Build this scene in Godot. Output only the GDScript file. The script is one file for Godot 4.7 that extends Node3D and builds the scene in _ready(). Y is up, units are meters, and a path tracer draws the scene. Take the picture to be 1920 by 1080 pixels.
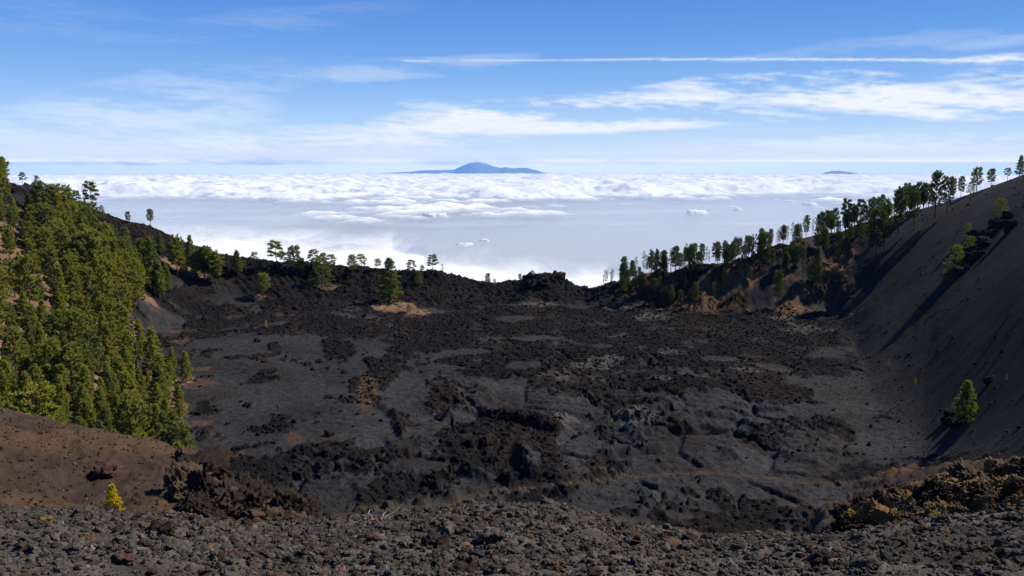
extends Node3D
# A volcanic crater on a high ridge, pines round it, a sea of clouds and a far island behind.
# The eye is at the origin; heights are metres relative to the eye.

const F := 1480.0            # focal length in photo pixels (1920 wide)
const EYE_ROW := 310.0       # photo row at eye level
const EARTH := 7300000.0     # effective radius, metres
const AZ_FINE := 38.0        # degrees each side with a fine grid
const N_FINE := 920
const SKY_DIM := 0.552      # sky radiance before the exposure

var sp := 0.0
var cp := 1.0
var rng := RandomNumberGenerator.new()
var names := {}

# ---------------------------------------------------------------- helpers
func numbered(called: String) -> String:
	if not names.has(called):
		names[called] = 0
		return called
	names[called] += 1
	return "%s_%03d" % [called, names[called]]

func tag(o: Node, label: String, category: String, group := "", kind := ""):
	o.set_meta("label", label)
	if category != "": o.set_meta("category", category)
	if group != "": o.set_meta("group", group)
	if kind != "": o.set_meta("kind", kind)

func inst(called: String, mesh: Mesh, m: Material, parent: Node = self) -> MeshInstance3D:
	var o := MeshInstance3D.new()
	o.name = numbered(called) if parent == self else called
	o.mesh = mesh
	o.material_override = m
	parent.add_child(o, true)
	return o

func thing(called: String, at: Vector3) -> Node3D:
	var o := Node3D.new()
	o.name = numbered(called)
	o.position = at
	add_child(o, true)
	return o

func noise(sd: int, freq: float, octaves := 4, ridged := false) -> FastNoiseLite:
	var n := FastNoiseLite.new()
	n.seed = sd
	n.noise_type = FastNoiseLite.TYPE_SIMPLEX_SMOOTH
	n.frequency = freq
	n.fractal_type = FastNoiseLite.FRACTAL_RIDGED if ridged else FastNoiseLite.FRACTAL_FBM
	n.fractal_octaves = octaves
	return n

func mesh_of(v: PackedVector3Array, nrm: PackedVector3Array, idx: PackedInt32Array, col = null) -> ArrayMesh:
	var a := []
	a.resize(Mesh.ARRAY_MAX)
	a[Mesh.ARRAY_VERTEX] = v
	a[Mesh.ARRAY_NORMAL] = nrm
	if col != null: a[Mesh.ARRAY_COLOR] = col
	a[Mesh.ARRAY_INDEX] = idx
	var m := ArrayMesh.new()
	m.add_surface_from_arrays(Mesh.PRIMITIVE_TRIANGLES, a)
	return m

func lin(r: float, g: float, b: float) -> Color:
	return Color(r, g, b).linear_to_srgb()

func mat(c: Color, rough := 0.95) -> StandardMaterial3D:
	var m := StandardMaterial3D.new()
	m.albedo_color = c
	m.roughness = rough
	m.metallic_specular = 0.25
	return m

# photo pixel -> azimuth (radians, right positive) and slope (rise per horizontal metre)
func px_az(px: float, py := 540.0) -> float:
	var t := (540.0 - py) / F
	return atan(((px - 960.0) / F) / (t * sp + cp))

func row_slope(az: float, py: float) -> float:
	var t := (540.0 - py) / F
	var z := t * sp + cp
	return (t * cp - sp) / (z / cos(az))

func polar(az: float, d: float, h: float) -> Vector3:
	return Vector3(sin(az) * d, h, -cos(az) * d)

# ---------------------------------------------------------------- terrain
# columns: photo x, then knots [distance, height, or photo row if above 250]
# knots: foreground crest, dip, second crest, near floor, floor, foot of far slope, mid slope, skyline
var COLS := [
	[-260, [17, 950], [27, -14.5], [58, 735], [110, -46], [180, -62], [250, -62], [350, -36], [430, 318]],
	[0,    [17, 955], [27, -14.5], [56, 781], [110, -50], [190, -71], [245, -70], [350, -37], [450, 338]],
	[100,  [17, 958], [27, -14.5], [55, 802], [110, -52], [190, -74], [255, -72], [370, -40], [475, 362]],
	[200,  [17, 962], [27, -14.0], [53, 824], [110, -54], [190, -76], [290, -74], [410, -46], [500, 402]],
	[300,  [17, 970], [26, -13.5], [50, 848], [105, -56], [190, -78], [370, -77], [440, -60], [500, 436]],
	[350,  [17, 976], [26, -13.5], [47, 878], [100, -56], [190, -78], [410, -76], [450, -64], [500, 458]],
	[430,  [17, 983], [25, -13.0], [44, 906], [95, -54],  [180, -78], [420, -76], [455, -66], [490, 486]],
	[520,  [17, 985], [25, -13.0], [42, 938], [95, -54],  [175, -78], [430, -75], [455, -69], [480, 494]],
	[600,  [17.5, 982], [25, -13.5], [40, -19.5], [95, -54], [170, -78], [435, -76], [458, -70], [480, 500]],
	[700,  [18, 972], [25, -13.5], [42, -24], [95, -56], [165, -78], [440, -77], [462, -71], [480, 508]],
	[830,  [19, 957], [26, -14.0], [44, -26], [95, -56], [165, -78], [440, -78], [465, -73], [480, 518]],
	[935,  [19, 950], [26, -14.0], [44, -26], [95, -56], [165, -78], [440, -78], [470, -76], [490, 536]],
	[1000, [19, 951], [26, -14.0], [44, -26], [95, -56], [165, -78], [430, -78], [455, -74], [475, 524]],
	[1040, [19, 954], [26, -14.0], [44, -26], [95, -56], [165, -78], [430, -78], [455, -74], [475, 520]],
	[1082, [18.5, 960], [26, -14.0], [44, -26], [95, -56], [165, -78], [430, -79], [465, -78], [490, 542]],
	[1150, [18, 975], [25, -14.0], [44, -26], [95, -56], [165, -78], [430, -79], [455, -75], [480, 535]],
	[1250, [17, 998], [24, -14.0], [42, -25], [95, -56], [165, -78], [432, -78], [448, -69], [462, 505]],
	[1330, [16, 1010], [23, -13.5], [40, -24], [95, -56], [165, -78], [430, -78], [446, -67], [462, 496]],
	[1400, [16, 1008], [23, -13.5], [36, -21], [95, -56], [170, -78], [432, -78], [452, -64], [472, 482]],
	[1500, [16, 1006], [23, -13.0], [32, -17.5], [90, -54], [175, -78], [438, -78], [470, -59], [505, 450]],
	[1560, [16, 1006], [23, -12.5], [31, 966], [90, -53], [180, -78], [440, -77], [485, -57], [525, 434]],
	[1600, [16, 1002], [23, -12.2], [31, 948], [90, -52], [180, -78], [375, -78], [455, -64], [532, 424]],
	[1650, [16, 998], [23, -12.0], [31, 930], [90, -52], [180, -77], [290, -78], [405, -64], [535, 412]],
	[1700, [16, 992], [23, -11.8], [31, 914], [90, -51], [180, -76], [260, -77], [392, -57], [530, 397]],
	[1750, [16, 986], [23, -11.6], [31, 902], [90, -50], [175, -75], [236, -75], [380, -50], [520, 382]],
	[1850, [16, 972], [23, -11.2], [31, 884], [88, -47], [150, -68], [205, -66], [350, -38], [500, 346]],
	[1920, [16, 962], [23, -11.0], [31, 874], [86, -45], [140, -63], [190, -60], [330, -29], [480, 319]],
	[2200, [16, 930], [23, -10.0], [31, 856], [80, -40], [110, -48], [150, -46], [270, -14], [420, 300]],
]
var col_az := PackedFloat32Array()
var col_d := []
var col_h := []
var K := 13

var az_list := PackedFloat32Array()
var d_list := PackedFloat32Array()
var NA := 0
var ND := 0
var HG := PackedFloat32Array()     # height grid [ia * ND + id]

func prepare_columns():
	for c in COLS:
		var az := px_az(c[0])
		col_az.append(az)
		var d := PackedFloat32Array([0.0, 4.0])
		var h := PackedFloat32Array([-1.7, -3.15])
		for k in range(1, c.size()):
			var D: float = c[k][0]
			var v: float = c[k][1]
			d.append(D)
			h.append(D * row_slope(az, v) if v > 250.0 else v)
		var dc := d[d.size() - 1]
		var hc := h[h.size() - 1]
		d.append(dc + 14.0); h.append(hc - 3.0)
		d.append(dc + 110.0); h.append(hc - 62.0)
		d.append(5200.0); h.append(-1950.0)
		col_d.append(d)
		col_h.append(h)
	K = col_d[0].size()

func knots(az: float) -> Array:
	var n := col_az.size()
	var i := 0
	while i < n - 2 and az > col_az[i + 1]: i += 1
	var w := clampf((az - col_az[i]) / (col_az[i + 1] - col_az[i]), 0.0, 1.0)
	var p := maxi(i - 1, 0)
	var q := mini(i + 2, n - 1)
	var d := PackedFloat32Array()
	var h := PackedFloat32Array()
	for k in K:
		var span := col_az[i + 1] - col_az[i]
		var before := minf(col_az[p] - col_az[i], -0.001)
		var after := maxf(col_az[q] - col_az[i], span + 0.001)
		d.append(cubic_interpolate_in_time(col_d[i][k], col_d[i + 1][k], col_d[p][k], col_d[q][k], w, span, before, after))
		h.append(cubic_interpolate_in_time(col_h[i][k], col_h[i + 1][k], col_h[p][k], col_h[q][k], w, span, before, after))
	return [d, h]

func profile(kn: Array, out: PackedFloat32Array, at: int):
	# monotone cubic through the knots, sampled at d_list
	var d: PackedFloat32Array = kn[0]
	var h: PackedFloat32Array = kn[1]
	var s := PackedFloat32Array()
	var m := PackedFloat32Array()
	for k in K - 1: s.append((h[k + 1] - h[k]) / maxf(d[k + 1] - d[k], 0.01))
	m.append(s[0])
	for k in range(1, K - 1):
		m.append(0.0 if s[k - 1] * s[k] <= 0.0 else 2.0 * s[k - 1] * s[k] / (s[k - 1] + s[k]))
	m.append(s[K - 2])
	var k2 := 0
	for j in ND:
		var x := d_list[j]
		while k2 < K - 2 and x > d[k2 + 1]: k2 += 1
		var L := d[k2 + 1] - d[k2]
		var t := clampf((x - d[k2]) / L, 0.0, 1.0)
		var t2 := t * t
		var t3 := t2 * t
		out[at + j] = (2 * t3 - 3 * t2 + 1) * h[k2] + (t3 - 2 * t2 + t) * L * m[k2] + (3 * t2 - 2 * t3) * h[k2 + 1] + (t3 - t2) * L * m[k2 + 1]

func make_axes():
	var a := -180.0
	while a < -AZ_FINE:
		az_list.append(deg_to_rad(a)); a += 4.0 if a < -62.0 else 1.0
	for i in N_FINE + 1: az_list.append(deg_to_rad(lerpf(-AZ_FINE, AZ_FINE, float(i) / N_FINE)))
	a = AZ_FINE + 1.0
	while a < 180.1:
		az_list.append(deg_to_rad(minf(a, 180.0))); a += 4.0 if a > 61.0 else 1.0
	NA = az_list.size()
	var d := 0.6
	while d < 30.0:
		d_list.append(d); d *= 1.02
	while d < 75.0:
		d_list.append(d); d += 0.55
	while d < 165.0:
		d_list.append(d); d += 3.0
	while d < 545.0:
		d_list.append(d); d += 0.58 if d < 330.0 else 0.9
	while d < 760.0:
		d_list.append(d); d += 14.0
	while d < 5300.0:
		d_list.append(d); d *= 1.2
	ND = d_list.size()

func az_index(az: float) -> float:
	var f := deg_to_rad(AZ_FINE)
	if absf(az) <= f:
		return float(first_fine) + (az + f) / (2.0 * f) * N_FINE
	var i := clampi(az_list.bsearch(az) - 1, 0, NA - 2)
	return i + (az - az_list[i]) / (az_list[i + 1] - az_list[i])
var first_fine := 0

func ground_polar(az: float, d: float) -> float:
	var u := clampf(az_index(az), 0.0, NA - 1.001)
	var i := int(u)
	var j := clampi(d_list.bsearch(d) - 1, 0, ND - 2)
	var w := clampf((d - d_list[j]) / (d_list[j + 1] - d_list[j]), 0.0, 1.0)
	var o := i * ND + j
	return lerpf(lerpf(HG[o], HG[o + 1], w), lerpf(HG[o + ND], HG[o + ND + 1], w), u - i)

func ground(x: float, z: float) -> float:
	return ground_polar(atan2(x, -z), sqrt(x * x + z * z))

# where the sight line through a photo pixel first meets the ground beyond the distance from_d
func cast(px: float, py: float, from_d := 110.0) -> Vector3:
	var az := px_az(px, py)
	var s := row_slope(az, py)
	var d := from_d
	var best := 1e9
	var best_d := 400.0
	while d < 540.0:
		var g := ground_polar(az, d)
		var gap := s * d - g
		if gap <= 0.0: return polar(az, d, g)
		if d > 200.0 and gap / d < best:
			best = gap / d
			best_d = d
		d += 0.5 if d > 80.0 else 0.15
	return polar(az, best_d, ground_polar(az, best_d))

# ---------------------------------------------------------------- map of ground kinds, one cell per metre
const MX0 := -330
const MZ0 := -600
const MW := 660
const MH := 590
var m_lava := PackedFloat32Array()   # -1 ash .. +1 rough lava
var m_pale := PackedFloat32Array()   # bare pale grey lava crust
var m_red := PackedFloat32Array()    # rust red cinder
var m_soil := PackedFloat32Array()   # brown soil and pine litter
var m_plate := PackedFloat32Array()  # crusted plates with cracks between
var m_step := PackedFloat32Array()   # ledges and ridges, metres

func paint(map: PackedFloat32Array, c: Vector3, rx: float, rz: float, turn: float, value: float, soft := 0.5) -> PackedFloat32Array:
	var r := maxf(rx, rz) + 1.0
	var ct := cos(turn)
	var st := sin(turn)
	for iz in range(maxi(int(c.z - r) - MZ0, 0), mini(int(c.z + r) - MZ0 + 1, MH)):
		for ix in range(maxi(int(c.x - r) - MX0, 0), mini(int(c.x + r) - MX0 + 1, MW)):
			var dx := ix + MX0 - c.x
			var dz := iz + MZ0 - c.z
			var u := (dx * ct + dz * st) / rx
			var v := (-dx * st + dz * ct) / rz
			var e := sqrt(u * u + v * v)
			if e < 1.0:
				var w := clampf((1.0 - e) / soft, 0.0, 1.0)
				map[iz * MW + ix] = lerpf(map[iz * MW + ix], value, w * w * (3.0 - 2.0 * w))
	return map

func soften(map: PackedFloat32Array) -> PackedFloat32Array:
	var out := map.duplicate()
	for iz in range(1, MH - 1):
		for ix in range(1, MW - 1):
			var o := iz * MW + ix
			if map[o] != 0.0 or map[o - 1] != 0.0 or map[o + 1] != 0.0 or map[o - MW] != 0.0 or map[o + MW] != 0.0:
				out[o] = (map[o] * 2.0 + map[o - 1] + map[o + 1] + map[o - MW] + map[o + MW]) / 6.0
	return out

# an ellipse given by its photo pixel centre and half sizes, laid on the ground there
func patch(map: PackedFloat32Array, px: float, py: float, rx: float, ry: float, value: float, soft := 0.5) -> PackedFloat32Array:
	var c := cast(px, py)
	var az := px_az(px, py)
	var d := Vector2(c.x, c.z).length()
	var a := cast(px, py + ry)
	var b := cast(px, py - ry)
	var depth := clampf(Vector2(a.x - b.x, a.z - b.z).length() * 0.5, 2.0, 70.0)
	return paint(map, c, rx * d / F, depth, az, value, soft)

# a ledge along photo pixels: higher on its far side by rise, sinking back over the width
func ledge(pts: Array, rise: float, back: float):
	for k in pts.size() - 1:
		var a := cast(pts[k][0], pts[k][1])
		var b := cast(pts[k + 1][0], pts[k + 1][1])
		var n := int(a.distance_to(b) * 1.5) + 1
		for i in n:
			var c := a.lerp(b, float(i) / n)
			var out := Vector2(c.x, c.z).normalized()
			var d := 0.0
			while d < back:
				for side in [-0.5, 0.5]:
					var ix := int(round(c.x + out.x * d - out.y * side)) - MX0
					var iz := int(round(c.z + out.y * d + out.x * side)) - MZ0
					if ix >= 0 and iz >= 0 and ix < MW and iz < MH:
						m_step[iz * MW + ix] = maxf(m_step[iz * MW + ix], rise * (1.0 - d / back))
				d += 0.7

func sample(map: PackedFloat32Array, x: float, z: float) -> float:
	var u := clampf(x - MX0, 0.0, MW - 2.0)
	var v := clampf(z - MZ0, 0.0, MH - 2.0)
	var i := int(u)
	var j := int(v)
	var o := j * MW + i
	return lerpf(lerpf(map[o], map[o + 1], u - i), lerpf(map[o + MW], map[o + MW + 1], u - i), v - j)

func make_maps():
	for m in [m_lava, m_pale, m_red, m_soil, m_step]: m.resize(MW * MH)
	m_lava.resize(MW * MH); m_pale.resize(MW * MH); m_red.resize(MW * MH); m_soil.resize(MW * MH); m_plate.resize(MW * MH); m_step.resize(MW * MH)
	m_lava.fill(0.0)
	# broad character of the floor
	m_lava = patch(m_lava, 430, 700, 260, 160, -0.42, 0.4)
	m_lava = patch(m_lava, 1100, 610, 520, 75, 0.55, 0.35)
	m_lava = patch(m_lava, 800, 600, 330, 50, 0.42, 0.4)
	m_lava = patch(m_lava, 1400, 820, 260, 110, -0.30, 0.5)
	m_lava = patch(m_lava, 1650, 760, 90, 120, -0.6, 0.4)
	m_lava = patch(m_lava, 930, 830, 190, 70, 0.45, 0.5)
	m_lava = patch(m_lava, 650, 910, 260, 50, 0.15, 0.5)
	m_lava = patch(m_lava, 700, 700, 60, 70, 0.5, 0.5)
	m_lava = patch(m_lava, 760, 840, 60, 60, 0.35, 0.6)
	m_lava = patch(m_lava, 1450, 690, 130, 50, 0.5, 0.5)
	m_lava = patch(m_lava, 1100, 700, 120, 45, 0.35, 0.5)
	m_lava = patch(m_lava, 1260, 665, 330, 70, 0.42, 0.4)
	m_lava = patch(m_lava, 1000, 660, 260, 50, 0.4, 0.4)
	for e in [[470, 595, 220, 22], [620, 550, 130, 20], [330, 590, 70, 12]]:
		m_lava = patch(m_lava, e[0], e[1], e[2], e[3], 0.25, 0.6)
	for e in [[1300, 800, 330, 110], [950, 830, 220, 110], [900, 735, 160, 60], [1120, 720, 200, 80], [700, 880, 300, 70], [1200, 900, 400, 50]]:
		m_plate = patch(m_plate, e[0], e[1], e[2], e[3], 1.0, 0.4)
	# the rough lava rim at the far edge
	for e in [[250, 435, 130, 40], [400, 500, 120, 24], [520, 505, 120, 22], [660, 520, 130, 24], [800, 530, 120, 20], [900, 545, 100, 14], [1020, 535, 80, 18], [1130, 550, 70, 12], [1250, 580, 120, 9], [1420, 590, 110, 9]]:
		m_lava = patch(m_lava, e[0], e[1], e[2], e[3], 0.85, 0.5)
	# tongues and pools of ash
	for e in [[765, 735, 44, 48], [900, 735, 58, 30], [960, 730, 48, 34], [982, 685, 40, 9], [640, 800, 120, 55], [640, 690, 60, 30], [560, 740, 90, 40],
			[830, 690, 60, 9], [700, 665, 36, 10], [1240, 745, 110, 14], [1085, 830, 50, 60], [1000, 865, 26, 32], [1000, 635, 50, 7], [960, 600, 40, 7], [1130, 650, 26, 7],
			[1350, 675, 46, 9], [1450, 690, 40, 10], [880, 660, 60, 6], [800, 880, 90, 24], [520, 560, 50, 6], [585, 535, 40, 9], [470, 640, 130, 14], [440, 560, 60, 8], [1010, 570, 90, 6], [1330, 850, 140, 40]]:
		m_lava = patch(m_lava, e[0], e[1], e[2], e[3], -0.75, 0.35)
	# clinker ridges lying on the ash
	for e in [[560, 625, 120, 10], [470, 670, 70, 7], [640, 660, 46, 24], [500, 715, 60, 6], [380, 610, 70, 7], [560, 600, 120, 8], [470, 835, 60, 8], [520, 800, 70, 9], [610, 840, 80, 8], [390, 770, 40, 6]]:
		m_lava = patch(m_lava, e[0], e[1], e[2], e[3], 0.5, 0.7)
	for e in [[1050, 705, 50, 16], [1110, 690, 50, 10], [1075, 765, 60, 26], [1060, 790, 60, 16], [1180, 575, 60, 14], [1215, 595, 60, 12], [1000, 575, 60, 8], [1255, 665, 50, 10], [1240, 715, 30, 6], [1500, 620, 40, 12], [1470, 598, 40, 6], [1400, 700, 40, 8], [1180, 790, 60, 30], [1130, 680, 50, 8]]:
		m_pale = patch(m_pale, e[0], e[1], e[2], e[3], 1.0, 0.9)
	for e in [[552, 822, 34, 20], [385, 692, 40, 8], [375, 722, 50, 9], [375, 790, 45, 8], [335, 640, 30, 8], [280, 575, 40, 8], [330, 622, 24, 6], [430, 855, 50, 10], [690, 740, 40, 60], [780, 590, 40, 10]]:
		m_red = patch(m_red, e[0], e[1], e[2], e[3], 1.0, 0.8)
	for e in [[740, 578, 60, 12], [790, 585, 40, 10], [610, 540, 30, 8], [480, 558, 24, 4], [255, 545, 60, 12], [240, 530, 40, 16], [345, 510, 60, 10], [300, 735, 36, 50], [325, 765, 30, 24], [320, 790, 36, 14], [345, 715, 20, 14]]:
		m_soil = patch(m_soil, e[0], e[1], e[2], e[3], 1.0, 0.6)
	# ledges and cracks in the crust
	ledge([[1180, 812], [1230, 796], [1300, 783], [1370, 786], [1430, 806]], 2.2, 9.0)
	ledge([[1240, 800], [1290, 800], [1330, 797]], 1.4, 5.0)
	ledge([[1170, 790], [1210, 775], [1270, 768], [1340, 775], [1400, 790]], 2.0, 7.0)
	ledge([[1210, 765], [1260, 758], [1300, 742], [1350, 738]], 1.8, 6.0)
	ledge([[1350, 770], [1400, 778]], 1.6, 5.0)
	ledge([[835, 790], [870, 774], [920, 778], [980, 797], [1050, 815]], 3.0, 8.0)
	ledge([[840, 755], [880, 760], [900, 755], [925, 757]], 1.8, 12.0)
	ledge([[900, 760], [915, 735], [890, 715]], 1.2, 4.0)
	ledge([[870, 887], [900, 900], [920, 912]], 2.6, 8.0)
	ledge([[810, 910], [830, 925], [855, 938]], 2.4, 7.0)
	ledge([[880, 838], [930, 835], [960, 832]], 2.0, 6.0)
	ledge([[700, 745], [735, 780], [760, 820]], 1.8, 6.0)
	ledge([[560, 845], [610, 855], [640, 850]], 1.8, 6.0)
	ledge([[1040, 925], [1070, 945]], 1.4, 4.0)
	ledge([[975, 850], [985, 875], [1000, 900]], 3.2, 10.0)
	ledge([[930, 870], [940, 900], [955, 915]], 2.2, 5.0)
	for l in [[[1189, 828], [1222, 815], [1267, 806], [1307, 812]], [[1237, 804], [1267, 797], [1296, 795]], [[1318, 801], [1355, 812], [1393, 815], [1430, 838]], [[1207, 760], [1259, 764], [1289, 745], [1318, 738]],
			[[1237, 767], [1289, 778], [1352, 786]], [[1355, 771], [1396, 778]], [[1385, 762], [1426, 765], [1474, 771]], [[1163, 793], [1192, 786], [1222, 793]], [[1366, 856], [1385, 867]], [[1130, 860], [1180, 850], [1240, 846]], [[1450, 850], [1500, 862], [1540, 880]], [[740, 905], [780, 895], [840, 900]], [[600, 880], [650, 872], [700, 880]]]:
		ledge(l, 2.0, 7.0)
	m_step = soften(soften(m_step))

# ---------------------------------------------------------------- build the ground
var path_pts := []

func path_near(x: float, z: float) -> float:
	var best := 99.0
	var p := Vector2(x, z)
	for k in path_pts.size() - 1:
		var q := Geometry2D.get_closest_point_to_segment(p, path_pts[k], path_pts[k + 1])
		best = minf(best, p.distance_to(q))
	return best

func build_ground():
	var base := PackedFloat32Array()
	base.resize(NA * ND)
	for i in NA:
		var az := az_list[i]
		profile(knots(clampf(az, col_az[0], col_az[col_az.size() - 1])), base, i * ND)
		# behind the eye the ridge goes on rising gently
		var back := smoothstep(deg_to_rad(50.0), deg_to_rad(95.0), absf(az))
		if back > 0.0:
			for j in ND:
				var d := d_list[j]
				base[i * ND + j] = lerpf(base[i * ND + j], -1.7 - 0.10 * minf(d, 400.0) - 0.45 * maxf(d - 400.0, 0.0), back)
	HG = base
	make_maps()
	for p in [[560, 975], [700, 955], [850, 940], [930, 925], [1000, 918], [1100, 908], [1200, 895], [1330, 884], [1430, 893], [1540, 908], [1620, 902], [1680, 885]]:
		var c := cast(p[0], p[1])
		path_pts.append(Vector2(c.x, c.z))
	var n_big := noise(1, 0.012, 3)
	var n_mid := noise(2, 0.045, 4)
	var n_rug := noise(3, 0.11, 4, true)
	var n_fine := noise(4, 0.5, 3)
	var n_zone := noise(5, 0.035, 5)
	var n_rub := noise(6, 1.4, 4)
	var n_speck := noise(10, 0.16, 4)
	var n_cell := FastNoiseLite.new()
	n_cell.seed = 12
	n_cell.noise_type = FastNoiseLite.TYPE_CELLULAR
	n_cell.cellular_distance_function = FastNoiseLite.DISTANCE_EUCLIDEAN
	n_cell.cellular_return_type = FastNoiseLite.RETURN_DISTANCE2_SUB
	n_cell.frequency = 0.046
	n_cell.fractal_type = FastNoiseLite.FRACTAL_NONE
	n_cell.domain_warp_enabled = true
	n_cell.domain_warp_amplitude = 14.0
	n_cell.domain_warp_frequency = 0.025
	n_cell.domain_warp_fractal_type = FastNoiseLite.DOMAIN_WARP_FRACTAL_NONE
	var n_tone := noise(7, 0.02, 4)
	var n_streak := noise(8, 0.05, 4)
	var n_gully := noise(9, 0.055, 3)
	var foot_az0 := px_az(1180.0)
	var h := PackedFloat32Array()
	h.resize(NA * ND)
	var col := PackedColorArray()
	col.resize(NA * ND)
	var ASH := Vector3(0.0365, 0.0358, 0.0362)
	var LAVA := Vector3(0.0125, 0.0113, 0.0113)
	var LAVA_BROWN := Vector3(0.0225, 0.0170, 0.0145)
	var CINDER := Vector3(0.0245, 0.0238, 0.0240)
	var PALE := Vector3(0.085, 0.080, 0.070)
	var RED := Vector3(0.085, 0.050, 0.035)
	var SOIL := Vector3(0.20, 0.125, 0.075)
	var RIDGE := Vector3(0.135, 0.076, 0.043)
	var SHOULDER := Vector3(0.054, 0.037, 0.027)
	var OCHRE := Vector3(0.085, 0.054, 0.031)
	var RUBBLE := Vector3(0.082, 0.074, 0.064)
	var PATHC := Vector3(0.064, 0.047, 0.036)
	for i in NA:
		var az := az_list[i]
		var sx := sin(az)
		var sz := -cos(az)
		var px := 960.0 + F * tan(az) * cp
		var kn := knots(clampf(az, col_az[0], col_az[col_az.size() - 1]))
		var d_foot: float = kn[0][7]
		var d_crest: float = kn[0][9]
		var on_left := smoothstep(380.0, 250.0, px)
		var on_right := smoothstep(1570.0, 1660.0, px)
		var brown_ridge := smoothstep(1130.0, 1230.0, px) * smoothstep(1790.0, 1640.0, px)
		for j in ND:
			var o := i * ND + j
			var d := d_list[j]
			var x := sx * d
			var z := sz * d
			var y := base[o]
			var c: Vector3
			if d < 30.0:
				var r := n_rub.get_noise_2d(x, z)
				var g := n_fine.get_noise_2d(x, z)
				y += 0.10 * r * smoothstep(1.0, 5.0, d) + 0.16 * g
				var brown := smoothstep(20.5, 24.0, d + 3.0 * g) * maxf(smoothstep(760.0, 520.0, px), smoothstep(1480.0, 1620.0, px))
				c = RUBBLE * (1.0 + 0.55 * r + 0.25 * g)
				c = c.lerp(LAVA_BROWN * 1.3, clampf(0.3 + 1.2 * n_zone.get_noise_2d(x * 9.0, z * 9.0), 0.0, 0.7))
				c = c.lerp(SHOULDER, brown)
			elif d < 120.0:
				var g := n_fine.get_noise_2d(x, z)
				var r := n_rub.get_noise_2d(x * 0.7, z * 0.7)
				var t := n_mid.get_noise_2d(x * 2.0, z * 2.0)
				y += 0.22 * g + 0.09 * r + 0.5 * t * smoothstep(30.0, 42.0, d)
				c = SHOULDER * (1.0 + 0.35 * r + 0.3 * g)
				c = c.lerp(OCHRE, clampf(1.8 * t + 0.9 * smoothstep(0.1, 0.4, n_mid.get_noise_2d(x * 0.8 + 40.0, z * 0.8)) + 0.25, 0.0, 0.9) * on_left)
				c = c.lerp(LAVA_BROWN, smoothstep(330.0, 420.0, px) * 0.8)
				var crusty := smoothstep(1480.0, 1580.0, px) * smoothstep(60.0, 40.0, d)
				if crusty > 0.0:
					y += crusty * (0.35 * n_rug.get_noise_2d(x * 5.0, z * 5.0) - 0.95)
					c = c.lerp(LAVA_BROWN * 1.5, crusty)
					c = c.lerp(OCHRE * (0.8 + 0.4 * r), crusty * smoothstep(-0.05, 0.25, t + 0.6 * g))
			else:
				var lava_map := sample(m_lava, x, z)
				var big := n_big.get_noise_2d(x, z)
				var mid := n_mid.get_noise_2d(x, z)
				var rug := n_rug.get_noise_2d(x, z)
				var fine := n_fine.get_noise_2d(x * 0.6, z * 0.6)
				var zone := n_zone.get_noise_2d(x, z * 0.8) + 0.38 * n_speck.get_noise_2d(x, z * 0.7)
				var tone := n_tone.get_noise_2d(x, z)
				var slope := smoothstep(d_foot - 14.0, d_foot + 18.0, d + 14.0 * mid + 10.0 * tone)
				var side := slope * on_right
				var on_path := path_near(x, z) if d > 155.0 and d < 262.0 else 99.0
				var cell := n_cell.get_noise_2d(x, z * 0.9) + 1.0
				var plates := smoothstep(0.15, 0.6, sample(m_plate, x, z))
				zone += plates * 0.42 * n_speck.get_noise_2d(x * 1.7 + 20.0, z * 1.4)
				var lava := smoothstep(-0.05, 0.08, lava_map + 1.25 * zone + 0.15 * fine)
				lava *= 1.0 - side
				var crest := smoothstep(d_crest - 60.0, d_crest - 25.0, d) * (1.0 - on_right) * (1.0 - brown_ridge)
				lava = maxf(lava, crest * smoothstep(30.0, 90.0, px))
				var fade := smoothstep(120.0, 165.0, d)
				y += fade * ((1.1 - 0.5 * side) * big + (0.5 - 0.36 * side) * mid) + sample(m_step, x, z) * (0.9 + 0.25 * fine)
				y += lava * (0.75 * rug + 0.75 * mid + 0.42 * fine + 0.3) * (1.0 + 1.2 * crest) + (0.06 + 0.2 * plates) * fine
				y += plates * (1.0 - 0.6 * lava) * (0.9 * minf(cell, 0.6) - 1.0 * smoothstep(0.13, 0.02, cell) + 0.30 * rug + 0.3 * n_speck.get_noise_2d(x * 1.6, z * 1.6)) * smoothstep(2.0, 5.0, on_path)
				y += 0.16 * n_speck.get_noise_2d(x * 1.8 + 50.0, z * 1.8) * (1.0 - side)
				c = ASH * (1.0 + 0.45 * tone + 0.5 * fine + 0.4 * n_speck.get_noise_2d(x * 3.0, z * 3.0))
				c = c.lerp(LAVA_BROWN * 1.2, clampf(-0.1 + 1.5 * n_tone.get_noise_2d(x * 2.0 + 70.0, z * 2.0), 0.0, 0.6))
				var lc := LAVA.lerp(LAVA_BROWN, clampf(0.22 + 2.0 * tone, 0.0, 1.0))
				c = c.lerp(lc * (1.0 + 0.5 * fine), lava)
				var pale := sample(m_pale, x, z)
				if pale > 0.02:
					c = c.lerp(PALE * (1.0 + 0.3 * fine), smoothstep(0.3, 0.7, pale * 0.85 + 1.1 * zone + 0.25 * rug) * 0.85)
				var red := sample(m_red, x, z)
				if red > 0.02: c = c.lerp(RED * (1.0 + 0.2 * fine), smoothstep(0.3, 0.8, red + 0.7 * zone))
				var soil := sample(m_soil, x, z)
				if on_left > 0.0:
					soil = maxf(soil, smoothstep(275.0, 190.0, px) * slope * smoothstep(d_crest - 30.0, d_crest - 75.0, d) * smoothstep(-0.5, 0.0, mid + 0.2))
				if soil > 0.02: c = c.lerp(SOIL * (1.0 + 0.35 * mid + 0.2 * fine), smoothstep(0.3, 0.7, soil + 0.8 * zone) * 0.9)
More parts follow.
